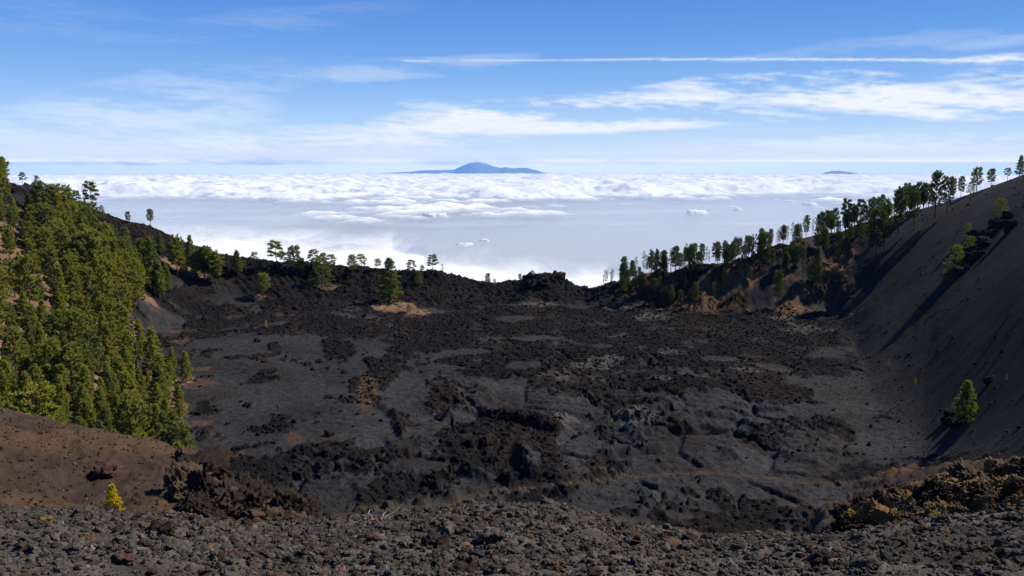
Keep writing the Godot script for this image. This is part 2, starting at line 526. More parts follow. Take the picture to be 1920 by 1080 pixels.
				if side > 0.0:
					# drifts of ash and cinder run down the fall line
					var drift := n_streak.get_noise_2d(x * 0.35 + z * 0.25, z * 1.6 - x * 0.5)
					c = c.lerp(CINDER * (1.0 + 0.35 * drift + 0.3 * fine + 0.4 * tone), side)
					c = c.lerp(LAVA_BROWN, side * smoothstep(0.1, 0.5, n_zone.get_noise_2d(x * 0.6 + 300.0, z * 0.9)) * 0.7)
					y += side * (0.12 * drift)
				if brown_ridge > 0.0:
					var gul := n_gully.get_noise_2d(px * 0.22, d * 0.08)
					var w := brown_ridge * slope * smoothstep(d_crest + 60.0, d_crest, d) * smoothstep(d_crest - lerpf(120.0, 45.0, smoothstep(1540.0, 1620.0, px)), d_crest - lerpf(90.0, 15.0, smoothstep(1540.0, 1620.0, px)), d)
					y += w * (4.0 * gul + 0.8 * mid)
					c = c.lerp(RIDGE * (1.0 + 0.5 * mid + 0.2 * fine), w * smoothstep(0.35, -0.1, gul - 0.7 * mid) * smoothstep(-0.35, 0.1, zone + 0.25))
				if on_path < 3.5:
						var w := smoothstep(2.0, 0.8, on_path + 0.9 * fine)
						c = c.lerp(PATHC * (1.0 + 0.3 * fine), w * 0.9)
						y -= 0.3 * w
			h[o] = y
			c *= 0.93
			col[o] = Color(maxf(c.x, 0.008), maxf(c.y, 0.007), maxf(c.z, 0.006))
	HG = h
	var v := PackedVector3Array()
	v.resize(NA * ND)
	var nr := PackedVector3Array()
	nr.resize(NA * ND)
	for i in NA:
		var sx := sin(az_list[i])
		var sz := -cos(az_list[i])
		for j in ND: v[i * ND + j] = Vector3(sx * d_list[j], h[i * ND + j], sz * d_list[j])
	for i in NA:
		var i0 := maxi(i - 1, 0) * ND
		var i1 := mini(i + 1, NA - 1) * ND
		for j in ND:
			var a := v[i1 + j] - v[i0 + j]
			var b := v[i * ND + mini(j + 1, ND - 1)] - v[i * ND + maxi(j - 1, 0)]
			nr[i * ND + j] = a.cross(b).normalized()
	var idx := PackedInt32Array()
	idx.resize((NA - 1) * (ND - 1) * 6)
	var q := 0
	for i in NA - 1:
		for j in ND - 1:
			var o := i * ND + j
			idx[q] = o; idx[q + 1] = o + 1; idx[q + 2] = o + ND
			idx[q + 3] = o + 1; idx[q + 4] = o + ND + 1; idx[q + 5] = o + ND
			q += 6
	var m := mat(Color.WHITE, 1.0)
	m.vertex_color_use_as_albedo = true
	m.metallic_specular = 0.15
	m.uv1_triplanar = true
	m.uv1_world_triplanar = true
	m.uv1_scale = Vector3.ONE * 0.9
	m.albedo_texture = grain(31, 0.03, 0.62, 1.0)
	m.normal_enabled = true
	m.normal_texture = bumps(32, 0.03, 9.0)
	m.normal_scale = 0.9
	var g := inst("ground", mesh_of(v, nr, idx, col), m)
	tag(g, "dark volcanic crater ground of grey ash and rough lava", "ground", "", "structure")

func grain(sd: int, freq: float, lo: float, hi: float) -> Texture2D:
	var t := NoiseTexture2D.new()
	t.width = 512; t.height = 512
	t.seamless = true
	t.noise = noise(sd, freq, 5)
	var r := Gradient.new()
	r.set_color(0, Color(lo, lo, lo)); r.set_color(1, Color(hi, hi, hi))
	t.color_ramp = r
	return t

func bumps(sd: int, freq: float, strength: float) -> Texture2D:
	var t := NoiseTexture2D.new()
	t.width = 512; t.height = 512
	t.seamless = true
	t.as_normal_map = true
	t.bump_strength = strength
	t.noise = noise(sd, freq, 5)
	return t

# ---------------------------------------------------------------- sky
func build_sky() -> Sky:
	var W := 4096
	var H := 2048
	var small := Image.create(256, 128, false, Image.FORMAT_RGBAF)
	for y in 128:
		var e := 90.0 - (y + 0.5) / 128.0 * 180.0
		var c := air(e) * SKY_DIM
		for x in 256: small.set_pixel(x, y, c)
	small.resize(W, H, Image.INTERPOLATE_BILINEAR)
	var n1 := noise(51, 0.11, 5)
	var n2 := noise(52, 0.05, 3)
	var n3 := noise(53, 0.9, 4)
	# veils of cirrus: photo centre, half sizes, rise to the right in rows per column, thickness
	var veils := [
		[1080, 216, 400, 36, -0.035, 1.0], [900, 232, 220, 18, -0.03, 0.9], [1320, 214, 240, 18, 0.05, 0.8], [1230, 186, 300, 20, -0.06, 0.7],
		[1440, 150, 260, 14, -0.05, 0.75], [1720, 186, 340, 34, 0.03, 1.0], [1850, 200, 220, 30, 0.0, 1.0], [1880, 152, 160, 30, -0.1, 0.7],
		[1870, 113, 140, 14, -0.06, 0.85], [520, 275, 480, 40, -0.05, 0.75], [640, 256, 260, 18, -0.03, 0.75], [780, 268, 200, 10, 0.0, 0.6], [200, 240, 340, 80, -0.1, 0.36],
		[1600, 274, 460, 24, -0.02, 0.65], [1100, 290, 560, 18, 0.0, 0.45], [850, 205, 110, 12, 0.1, 0.55], [300, 165, 280, 40, -0.15, 0.2], [720, 130, 300, 22, -0.1, 0.2],
		[1650, 80, 240, 18, -0.12, 0.12], [1860, 75, 120, 14, -0.1, 0.16], [1400, 105, 120, 8, -0.1, 0.1], [80, 30, 240, 50, 0.1, 0.06], [500, 40, 300, 30, -0.1, 0.08]]
	for y in range(int((90.0 - 17.0) / 180.0 * H), H / 2 + 2):
		var e := 90.0 - (y + 0.5) / H * 180.0
		var se := tan(deg_to_rad(e))
		var sky := air(e)
		var more := smoothstep(17.0, 13.0, e)
		for x in W:
			var az := fposmod((x + 0.5) / W * 360.0 + 180.0, 360.0) - 180.0
			var u := n2.get_noise_2d(az * 0.6, e * 2.0) * 3.0
			var wisp := n1.get_noise_2d(az * 0.55 + u, (e + 0.06 * az) * 5.0 + u)
			var dens := 0.0
			if absf(az) < 40.0:
				var a := deg_to_rad(az)
				# photo position of this direction
				var zc := cos(a) * cp - se * sp
				var px := 960.0 + F * sin(a) / zc
				var py := 540.0 - F * (se * cp + cos(a) * sp) / zc
				for q in veils:
					var dx: float = (px - q[0]) / q[2]
					if absf(dx) > 1.0: continue
					var dy: float = (py - q[1] - q[4] * (px - q[0]) - wisp * 14.0) / q[3]
					var k := dx * dx + dy * dy
					if k < 1.0: dens = maxf(dens, q[5] * sqrt(1.0 - k) * clampf(0.62 + 1.7 * wisp + 0.9 * n3.get_noise_2d(az * 0.5, (e + 0.05 * az) * 5.0), 0.02, 1.25))
				if px > 715.0 and px < 1800.0:
					var t := (px - 715.0) / 1085.0
					var line := 115.0 - 5.0 * sin(t * 2.4) + t * 1.5
					var wd := 0.6 + 1.5 * t
					var puff := 1.0 if t < 0.3 else 1.0 + 0.5 * n3.get_noise_2d(px * 0.25, 5.0)
					dens = maxf(dens, clampf(1.25 - absf(py - line) / (wd * puff), 0.0, 0.5 + 0.3 * t))
			else:
				dens = 0.6 * smoothstep(0.12, 0.55, wisp + 0.5 * n2.get_noise_2d(az * 0.4 + 90.0, e * 3.0)) * smoothstep(34.0, 44.0, absf(az))
			dens = clampf(dens * 1.1, 0.0, 0.94) * more
			small.set_pixel(x, y, sky.lerp(Color(0.93, 0.95, 0.99), dens) * SKY_DIM)
	var m := PanoramaSkyMaterial.new()
	m.panorama = ImageTexture.create_from_image(small)
	var s := Sky.new()
	s.sky_material = m
	return s

func air(e: float) -> Color:
	# clear air, linear values by degrees above the horizon
	var stops := [[-2.0, 3.95, 3.2, 2.0], [0.14, 3.95, 3.2, 2.0], [0.24, 3.1, 2.55, 1.6], [0.32, 2.05, 1.78, 1.25], [0.42, 1.42, 1.34, 1.12], [0.6, 1.0, 1.05, 1.03], [1.2, 0.68, 0.81, 0.95], [3.2, 0.42, 0.63, 0.92], [5.5, 0.25, 0.47, 0.86], [8.5, 0.14, 0.345, 0.78], [11.5, 0.095, 0.26, 0.70], [25.0, 0.055, 0.17, 0.56], [90.0, 0.035, 0.11, 0.42]]
	for k in stops.size() - 1:
		if e <= stops[k + 1][0] or k == stops.size() - 2:
			var t := clampf((e - stops[k][0]) / (stops[k + 1][0] - stops[k][0]), 0.0, 1.0)
			return Color(lerpf(stops[k][1], stops[k + 1][1], t), lerpf(stops[k][2], stops[k + 1][2], t), lerpf(stops[k][3], stops[k + 1][3], t))
	return Color.WHITE

# ---------------------------------------------------------------- sea, clouds, islands
func drop(d: float) -> float:
	return d * d / (2.0 * EARTH)

func build_sea():
	var v := PackedVector3Array()
	var nr := PackedVector3Array()
	var idx := PackedInt32Array()
	var nd := 90
	var na := 144
	for i in na + 1:
		var az := TAU * i / na
		for j in nd:
			var d := 2500.0 * pow(66.0, float(j) / (nd - 1))
			v.append(polar(az, d, -1850.0 - drop(d)))
			nr.append(Vector3.UP)
	for i in na:
		for j in nd - 1:
			var o := i * nd + j
			idx.append_array([o, o + 1, o + nd, o + 1, o + nd + 1, o + nd])
	var m := mat(lin(0.03, 0.07, 0.13), 0.12)
	m.metallic_specular = 0.5
	var s := inst("ocean", mesh_of(v, nr, idx), m)
	tag(s, "hazy pale blue ocean far below the crater", "ocean", "", "structure")

func cloud_material() -> StandardMaterial3D:
	var m := mat(lin(0.74, 0.74, 0.74), 1.0)
	m.metallic_specular = 0.0
	m.backlight_enabled = true
	m.backlight = Color(0.8, 0.8, 0.8)
	m.vertex_color_use_as_albedo = true
	m.transparency = BaseMaterial3D.TRANSPARENCY_ALPHA
	return m

func sheet(called: String, az0: float, az1: float, na: int, d0: float, d1: float, nd: int, f: Callable, m: Material) -> MeshInstance3D:
	# f(az, d) gives (height, cover)
	var v := PackedVector3Array()
	v.resize((na + 1) * nd)
	var cov := PackedFloat32Array()
	cov.resize((na + 1) * nd)
	for i in na + 1:
		var az := deg_to_rad(lerpf(az0, az1, float(i) / na))
		for j in nd:
			var d := d0 * pow(d1 / d0, float(j) / (nd - 1))
			var r: Vector2 = f.call(az, d)
			v[i * nd + j] = polar(az, d, r.x - drop(d))
			cov[i * nd + j] = r.y
	var nr := PackedVector3Array()
	nr.resize(v.size())
	var col := PackedColorArray()
	col.resize(v.size())
	for i in na + 1:
		for j in nd:
			var a := v[mini(i + 1, na) * nd + j] - v[maxi(i - 1, 0) * nd + j]
			var b := v[i * nd + mini(j + 1, nd - 1)] - v[i * nd + maxi(j - 1, 0)]
			nr[i * nd + j] = a.cross(b).normalized()
			col[i * nd + j] = Color(1, 1, 1, clampf(cov[i * nd + j], 0.0, 1.0))
	var idx := PackedInt32Array()
	for i in na:
		for j in nd - 1:
			var o := i * nd + j
			if maxf(maxf(cov[o], cov[o + 1]), maxf(cov[o + nd], cov[o + nd + 1])) > 0.004:
				idx.append_array([o, o + 1, o + nd, o + 1, o + nd + 1, o + nd])
	return inst(called, mesh_of(v, nr, idx, col), m)

func build_sea_haze():
	# the moist air that lies over the water, below the clouds
	var f := FogVolume.new()
	f.name = "sea_haze"
	f.shape = RenderingServer.FOG_VOLUME_SHAPE_BOX
	f.size = Vector3(90000.0, 1000.0, 41000.0)
	f.position = Vector3(0, -1350.0, -26500.0)
	var m := FogMaterial.new()
	m.density = 0.0005
	m.albedo = Color(0.93, 0.968, 1.0)
	f.material = m
	add_child(f)
	tag(f, "pale blue haze lying over the ocean below the clouds", "haze", "", "stuff")

func build_clouds():
	var m := cloud_material()
	var n_edge := noise(61, 0.00012, 4)
	var n_puff := noise(62, 0.00032, 5)
	var n_soft := noise(63, 0.00016, 4)
	var n_dome := FastNoiseLite.new()
	n_dome.seed = 64
	n_dome.noise_type = FastNoiseLite.TYPE_CELLULAR
	n_dome.cellular_distance_function = FastNoiseLite.DISTANCE_EUCLIDEAN_SQUARED
	n_dome.cellular_return_type = FastNoiseLite.RETURN_DISTANCE
	n_dome.frequency = 0.001
	n_dome.fractal_type = FastNoiseLite.FRACTAL_NONE
	n_dome.domain_warp_enabled = true
	n_dome.domain_warp_amplitude = 500.0
	n_dome.domain_warp_frequency = 0.0006
	var far := func(az: float, d: float) -> Vector2:
		var x := sin(az) * d
		var z := -cos(az) * d
		var px := 960.0 + F * tan(az)
		var edge := 22500.0 + 9000.0 * n_edge.get_noise_2d(x * 0.7, z * 0.7) + 3500.0 * smoothstep(1150.0, 1500.0, px) + 2500.0 * smoothstep(500.0, 0.0, px)
		var c := clampf((d - edge) / 4500.0, -3.5, 1.0) + 0.9 * smoothstep(22000.0, 38000.0, d)
		var b1 := -n_dome.get_noise_2d(x * 0.55, z * 0.55)
		var b2 := -n_dome.get_noise_2d(x * 1.5 + 700.0, z * 1.5)
		var b3 := -n_dome.get_noise_2d(x * 3.7 + 300.0, z * 3.7)
		var fluff := n_puff.get_noise_2d(x * 2.0, z * 2.0)
		var big := n_edge.get_noise_2d(x * 3.5 + 500.0, z * 3.5)
		var top := 170.0 * c + 170.0 * big + 105.0 * b1 + 62.0 * b2 + 26.0 * b3 + 70.0 * fluff
		var wisp := 0.3 * smoothstep(0.0, 0.5, n_edge.get_noise_2d(x * 0.8 + 3000.0, z * 4.0) + 0.4 * fluff) * smoothstep(10500.0, 14000.0, d)
		return Vector2(-930.0 + maxf(top, -12.0), maxf(wisp, smoothstep(-10.0, 120.0, top)))
	var s := sheet("cloud_sea", -44.0, 44.0, 780, 9000.0, 105000.0, 250, far, m)
	tag(s, "broken white sea of cumulus reaching to the horizon", "clouds", "", "stuff")
	var edges := [[-400, 9800.0], [300, 9600.0], [500, 9000.0], [640, 8500.0], [735, 8700.0], [800, 7600.0], [900, 6800.0], [1000, 6300.0], [1090, 5900.0], [1140, 6000.0], [1200, 5200.0], [1300, 4000.0], [1400, 3000.0], [2400, 3000.0]]
	var near := func(az: float, d: float) -> Vector2:
		var x := sin(az) * d
		var z := -cos(az) * d
		var px := 960.0 + F * tan(az)
		var e: float = 3000.0
		for k in edges.size() - 1:
			if px >= edges[k][0] and px < edges[k + 1][0]:
				e = lerpf(edges[k][1], edges[k + 1][1], (px - edges[k][0]) / (edges[k + 1][0] - edges[k][0]))
		var wisp := n_soft.get_noise_2d(x * 3.0 + z, z * 2.0)
		var fine := n_puff.get_noise_2d(x * 4.0, z * 3.0)
		var c := (e - d) / 1500.0 + 0.5 * wisp + 0.28 * fine
		var top := -760.0 + 80.0 * n_soft.get_noise_2d(x, z) + 30.0 * fine + 110.0 * smoothstep(0.6, -0.1, c)
		return Vector2(top, smoothstep(-0.05, 0.75, c) * smoothstep(2800.0, 3600.0, d))
	s = sheet("cloud_bank", -46.0, 17.0, 460, 2800.0, 11000.0, 220, near, m)
	tag(s, "smooth white cloud bank lying close behind the crater rim", "clouds", "", "stuff")
	# single small cumulus over the open water
	var k := 0
	for c in [[815, 404, 40, 15, "small flat-bottomed white cloud alone over the open sea, widest of those below the cloud edge"], [947, 399, 22, 13, "small round white cloud alone over the open sea beneath the far island"], [1305, 397, 50, 15, "long low white cloud drifting alone below the ragged cloud edge"], [1385, 393, 18, 9, "tiny white cloud beside the long low cloud over the sea"],
			[872, 458, 30, 9, "thin faint white cloud just above the smooth cloud bank"], [908, 450, 20, 7, "tiny faint white cloud beside the thin cloud above the smooth bank"], [1518, 383, 32, 11, "small white cloud over the sea next to the pine ridge skyline"]]:
		var az := px_az(c[0], c[1])
		var sl := row_slope(az, c[1])
		var d := -900.0 / sl
		var r: float = c[2] * 0.5 * d / F
		var ry: float = c[3] * d / F
		var at := polar(az, d, 0.0)
		var low: float = sl * d + drop(d) - ry * 0.5
		var heap := func(az2: float, d2: float) -> Vector2:
			var p := polar(az2, d2, 0.0)
			var across := (p.x - at.x) * cos(az) + (p.z - at.z) * sin(az)
			var q := Vector2(across / r, (d2 - d) / (r * 1.6)).length()
			var u := 1000.0 / r
			var b := -n_dome.get_noise_2d(p.x * u * 1.1, p.z * u * 1.1) * 0.6 - n_dome.get_noise_2d(p.x * u * 2.7, p.z * u * 2.7) * 0.3
			var t := 0.55 - q * q + 0.45 * b + 1.6 * n_puff.get_noise_2d(p.x * u * 0.8, p.z * u * 0.8)
			return Vector2(low + ry * (0.45 * clampf(t, -0.05, 0.6) + 0.6 * maxf(b, 0.0) * clampf(t * 1.5, 0.0, 1.0)), smoothstep(-0.05, 0.7, t) * 0.85)
		var half := rad_to_deg(1.7 * r / d)
		var o := sheet("cloud", rad_to_deg(az) - half, rad_to_deg(az) + half, 60, d - 3.0 * r, d + 3.0 * r, 40, heap, m)
		tag(o, c[4], "cloud", "small clouds over the sea")
		k += 1

func island(called: String, dist: float, line: Array, label: String, snow_row: float):
	# a mountain island: its skyline from photo pixels, its slopes spread towards and away from the eye
	var nx := 120
	var nz := 24
	var n := noise(91, 0.00025, 4)
	var v := PackedVector3Array()
	var col := PackedColorArray()
	var idx := PackedInt32Array()
	for i in nx + 1:
		var px := lerpf(line[0][0], line[line.size() - 1][0], float(i) / nx)
		var row := 330.0
		for k in line.size() - 1:
			if px >= line[k][0] and px <= line[k + 1][0]:
				row = lerpf(line[k][1], line[k + 1][1], (px - line[k][0]) / (line[k + 1][0] - line[k][0]))
		var az := px_az(px, row)
		for j in nz + 1:
			var u := float(j) / nz * 2.0 - 1.0
			var d := dist + u * 9000.0
			var top := dist * row_slope(az, row)
			var hh := lerpf(-3200.0, top, pow(1.0 - absf(u), 0.8))
			var p := polar(az, d, hh)
			p.y += n.get_noise_2d(p.x, p.z) * 260.0 * (absf(u) if absf(u) > 0.1 else 0.1)
			v.append(p)
			var snow := smoothstep(0.0, 130.0, p.y - dist * row_slope(az, snow_row)) * (1.0 if n.get_noise_2d(p.x * 3.0, p.z) > -0.1 else 0.2)
			col.append(Color(0.17, 0.175, 0.18).lerp(Color(0.7, 0.72, 0.75), snow))
	for i in nx:
		for j in nz:
			var o := i * (nz + 1) + j
			idx.append_array([o, o + 1, o + nz + 1, o + 1, o + nz + 2, o + nz + 1])
	var st := SurfaceTool.new()
	st.create_from_arrays([v, null, null, col, null, null, null, null, null, null, null, null, idx])
	st.generate_normals()
	var m := mat(Color.WHITE, 1.0)
	m.vertex_color_use_as_albedo = true
	var o := inst(called, st.commit(), m)
	tag(o, label, "island", "", "structure")

# ---------------------------------------------------------------- rocks
func rock_mesh(sd: int, subdiv: int, rough: float, jag: float, fine := 0.25) -> ArrayMesh:
	# an icosphere pushed about by noise, with flats and notches
	var v := PackedVector3Array()
	var t := (1.0 + sqrt(5.0)) / 2.0
	for p in [[-1, t, 0], [1, t, 0], [-1, -t, 0], [1, -t, 0], [0, -1, t], [0, 1, t], [0, -1, -t], [0, 1, -t], [t, 0, -1], [t, 0, 1], [-t, 0, -1], [-t, 0, 1]]:
		v.append(Vector3(p[0], p[1], p[2]).normalized())
	var f := PackedInt32Array([0, 11, 5, 0, 5, 1, 0, 1, 7, 0, 7, 10, 0, 10, 11, 1, 5, 9, 5, 11, 4, 11, 10, 2, 10, 7, 6, 7, 1, 8, 3, 9, 4, 3, 4, 2, 3, 2, 6, 3, 6, 8, 3, 8, 9, 4, 9, 5, 2, 4, 11, 6, 2, 10, 8, 6, 7, 9, 8, 1])
	for s in subdiv:
		var mids := {}
		var g := PackedInt32Array()
		for k in range(0, f.size(), 3):
			var e := []
			for q in 3:
				var a := f[k + q]
				var b := f[k + (q + 1) % 3]
				var key := mini(a, b) * 100000 + maxi(a, b)
				if not mids.has(key):
					mids[key] = v.size()
					v.append(((v[a] + v[b]) * 0.5).normalized())
				e.append(mids[key])
			g.append_array([f[k], e[0], e[2], f[k + 1], e[1], e[0], f[k + 2], e[2], e[1], e[0], e[1], e[2]])
		f = g
	var n := noise(sd, 0.9, 3)
	var n2 := noise(sd + 500, 2.2, 3, true)
	var n3 := noise(sd + 900, 4.5, 3)
	var r := RandomNumberGenerator.new()
	r.seed = sd
	var cuts := []
	for k in 7: cuts.append([Vector3(r.randfn(), r.randfn(), r.randfn()).normalized(), r.randf_range(0.62, 0.9)])
	for i in v.size():
		var p := v[i]
		var k := 1.0 + rough * n.get_noise_3dv(p) + jag * n2.get_noise_3dv(p)
		p *= k
		for c in cuts:
			var over: float = p.dot(c[0]) - c[1]
			if over > 0.0: p -= c[0] * over * 0.85
		p *= 1.0 + fine * n3.get_noise_3dv(v[i])
		v[i] = p
	var flip := PackedInt32Array()
	for k in range(0, f.size(), 3): flip.append_array([f[k], f[k + 2], f[k + 1]])
	var st := SurfaceTool.new()
	st.create_from_arrays([v, null, null, null, null, null, null, null, null, null, null, null, flip])
	if subdiv < 3: st.deindex()
	st.generate_normals()
	return st.commit()

var rocks_low := []
var rocks_mid := []
var rocks_high := []
var rocks_crag := []

func rock_mat(r: float, g: float, b: float) -> StandardMaterial3D:
	var m := mat(lin(r, g, b), 1.0)
	m.metallic_specular = 0.15
	m.uv1_triplanar = true
	m.uv1_world_triplanar = true
	m.uv1_scale = Vector3.ONE * 1.3
	m.albedo_texture = rock_grain
	m.normal_enabled = true
	m.normal_texture = rock_bumps
	return m
var rock_grain: Texture2D
var rock_bumps: Texture2D

func scatter(called: String, label: String, category: String, mesh: Mesh, m: Material, list: Array, cols: Array):
	var mm := MultiMesh.new()
	mm.transform_format = MultiMesh.TRANSFORM_3D
	mm.use_colors = true
	mm.mesh = mesh
	mm.instance_count = list.size()
	for i in list.size():
		mm.set_instance_transform(i, list[i])
		mm.set_instance_color(i, cols[i])
	var o := MultiMeshInstance3D.new()
	o.name = numbered(called)
	o.multimesh = mm
	o.material_override = m
	add_child(o, true)
	tag(o, label, category, "", "stuff")

func turned(size: Vector3) -> Basis:
	return Basis.from_euler(Vector3(rng.randf_range(-0.5, 0.5), rng.randf() * TAU, rng.randf_range(-0.5, 0.5))) * Basis.from_scale(size)

func build_rocks():
	rock_grain = grain(41, 0.02, 0.45, 1.0)
	rock_bumps = bumps(42, 0.025, 12.0)
	for k in 4: rocks_low.append(rock_mesh(200 + k, 1, 0.9, 0.35))
	for k in 5: rocks_mid.append(rock_mesh(220 + k, 2, 1.0, 0.75))
	for k in 4: rocks_high.append(rock_mesh(240 + k, 3, 0.85, 0.3, 0.25))
	for k in 4: rocks_crag.append(rock_mesh(260 + k, 4, 0.75, 0.18, 0.36))
	# loose clinker of the near slope: too many to count
	var tint := mat(Color.WHITE, 1.0)
	tint.vertex_color_use_as_albedo = true
	tint.metallic_specular = 0.15
	tint.uv1_triplanar = true
	tint.uv1_world_triplanar = true
	tint.uv1_scale = Vector3.ONE * 2.5
	tint.albedo_texture = rock_grain
	tint.normal_enabled = true
	tint.normal_texture = rock_bumps
	rng.seed = 5
	var n_patch := noise(45, 0.35, 3)
	for k in 5:
		var list := []
		var cols := []
		for i in 17000:
			var az := deg_to_rad(rng.randf_range(-37.0, 37.0))
			var d := sqrt(rng.randf_range(5.0 * 5.0, 29.0 * 29.0))
			var s := 0.011 + 0.056 * pow(rng.randf(), 4.0) + (0.04 if rng.randf() < 0.012 else 0.0)
			var p := polar(az, d, ground_polar(az, d))
			var px := 960.0 + F * tan(az)
			if d > 22.0 and (px < 560.0 or px > 1600.0): continue
			s *= 1.0 + 0.5 * n_patch.get_noise_2d(p.x, p.z)
			list.append(Transform3D(turned(Vector3(s * rng.randf_range(0.8, 1.4), s * rng.randf_range(0.6, 1.0), s)), p + Vector3(0, s * 0.15, 0)))
			var g := rng.randf_range(0.036, 0.115)
			var warm := rng.randf()
			var c := Color(g * 1.06, g * 0.94, g * 0.80)
			if warm < 0.16: c = Color(g * 1.1, g * 0.72, g * 0.5)
			elif warm > 0.985: c = Color(0.20, 0.11, 0.08)
			elif warm > 0.95: c = Color(g * 1.6, g * 1.55, g * 1.45)
			cols.append(c)
		scatter("loose_clinker", "loose grey lava clinker covering the near slope", "clinker", rocks_high[k % 4] if k < 3 else rocks_mid[k], tint, list, cols)
	# stones lying on the brown shoulder
	var l2 := []
	var c2 := []
	for i in 4200:
		var px := rng.randf_range(-60.0, 420.0)
		var az := px_az(px)
		var d := rng.randf_range(24.0, 58.0)
		var s := 0.014 + 0.07 * pow(rng.randf(), 5.0)
		var p := polar(az, d, ground_polar(az, d))
		l2.append(Transform3D(turned(Vector3(s * 1.2, s * 0.8, s)), p + Vector3(0, s * 0.2, 0)))
		var g := rng.randf_range(0.04, 0.09)
		c2.append(Color(g * 1.1, g * 0.80, g * 0.58) if rng.randf() < 0.95 else Color(0.18, 0.14, 0.11))
	scatter("brown_scree", "small brown stones scattered over the near brown shoulder", "stones", rocks_mid[1], tint, l2, c2)
	var l3 := []
	var c3 := []
	for i in 70000:
		var az := deg_to_rad(rng.randf_range(-26.0, 29.0))
		var d := sqrt(rng.randf_range(155.0 * 155.0, 420.0 * 420.0))
		var p := polar(az, d, ground_polar(az, d))
		var s := 0.06 + 0.17 * pow(rng.randf(), 3.0)
		l3.append(Transform3D(turned(Vector3(s * 1.2, s * 0.8, s)), p + Vector3(0, s * 0.2, 0)))
		var g := 0.010 + 0.10 * pow(rng.randf(), 2.0)
		c3.append(Color(g * 1.05, g * 0.95, g * 0.88))
	scatter("ash_gravel", "small grey stones strewn over the crater floor ash", "gravel", rocks_low[2], tint, l3, c3)
	l3 = []
	c3 = []
	for i in 5200:
		var px := rng.randf_range(1600.0, 2000.0)
		var az := px_az(px)
		var d := rng.randf_range(170.0, 520.0)
		if n_patch.get_noise_2d(px * 0.02, d * 0.06) < rng.randf_range(-0.3, 0.5): continue
		var p := polar(az, d, ground_polar(az, d))
		var s := 0.08 + 0.5 * pow(rng.randf(), 6.0)
		l3.append(Transform3D(turned(Vector3(s * 1.2, s * 0.8, s)), p + Vector3(0, s * 0.2, 0)))
		var g := 0.012 + 0.09 * pow(rng.randf(), 3.0)
		c3.append(Color(g * 1.1, g * 0.92, g * 0.82))
	scatter("slope_stones", "loose stones strewn down the black ash slope", "stones", rocks_low[1], tint, l3, c3)
	# blocks of rough lava on the crater floor
	var n_zone := noise(5, 0.035, 5)
	var n_speck := noise(10, 0.16, 4)
	for k in 4:
		var list := []
		var cols := []
		for i in 34000:
			var az := deg_to_rad(rng.randf_range(-36.0, 30.0))
			var d := sqrt(rng.randf_range(160.0 * 160.0, 515.0 * 515.0))
			var p := polar(az, d, 0.0)
			var lava := sample(m_lava, p.x, p.z) + 1.25 * (n_zone.get_noise_2d(p.x, p.z * 0.8) + 0.38 * n_speck.get_noise_2d(p.x, p.z * 0.7))
			var keep := smoothstep(-0.12, 0.3, lava)
			if sample(m_soil, p.x, p.z) > 0.4: keep *= 0.1
			if rng.randf() > maxf(keep * 0.7, 0.012): continue
			var px := 960.0 + F * tan(az)
			if px > 1590.0 and rng.randf() > 0.08: continue
			if px < 300.0 and d < 400.0 and px < 360.0 - (d - 200.0) * 0.7: continue
			if path_near(p.x, p.z) < 2.5: continue
			p.y = ground_polar(az, d)
			var s := 0.13 + 0.5 * pow(rng.randf(), 4.0)
			if keep < 0.1: s *= 0.7
			list.append(Transform3D(turned(Vector3(s * rng.randf_range(0.9, 1.5), s * rng.randf_range(0.6, 1.1), s)), p + Vector3(0, s * 0.2, 0)))
			var g := rng.randf_range(0.007, 0.020)
			cols.append(Color(g * 1.05, g * 0.95, g * 0.92) if rng.randf() < 0.8 else Color(g * 1.5, g * 1.12, g * 0.92))
		scatter("lava_clinker", "jagged black and brown lava blocks heaped over the crater floor", "lava", rocks_low[k], tint, list, cols)

# ---------------------------------------------------------------- pines
func tube(v: PackedVector3Array, a: Vector3, b: Vector3, ra: float, rb: float, sides := 5):
	var ax := (b - a).normalized()
	var u := ax.cross(Vector3.UP if absf(ax.y) < 0.9 else Vector3.RIGHT).normalized()
	var w := ax.cross(u)
	for k in sides:
		var p := u * cos(TAU * k / sides) + w * sin(TAU * k / sides)
		var q := u * cos(TAU * (k + 1) / sides) + w * sin(TAU * (k + 1) / sides)
		v.append_array([a + p * ra, b + p * rb, b + q * rb, a + p * ra, b + q * rb, a + q * ra])

func flat_mesh(v: PackedVector3Array, col = null) -> ArrayMesh:
	var a := []
	a.resize(Mesh.ARRAY_MAX)
	a[Mesh.ARRAY_VERTEX] = v
	if col != null: a[Mesh.ARRAY_COLOR] = col
	var m := ArrayMesh.new()
	m.add_surface_from_arrays(Mesh.PRIMITIVE_TRIANGLES, a)
	return m

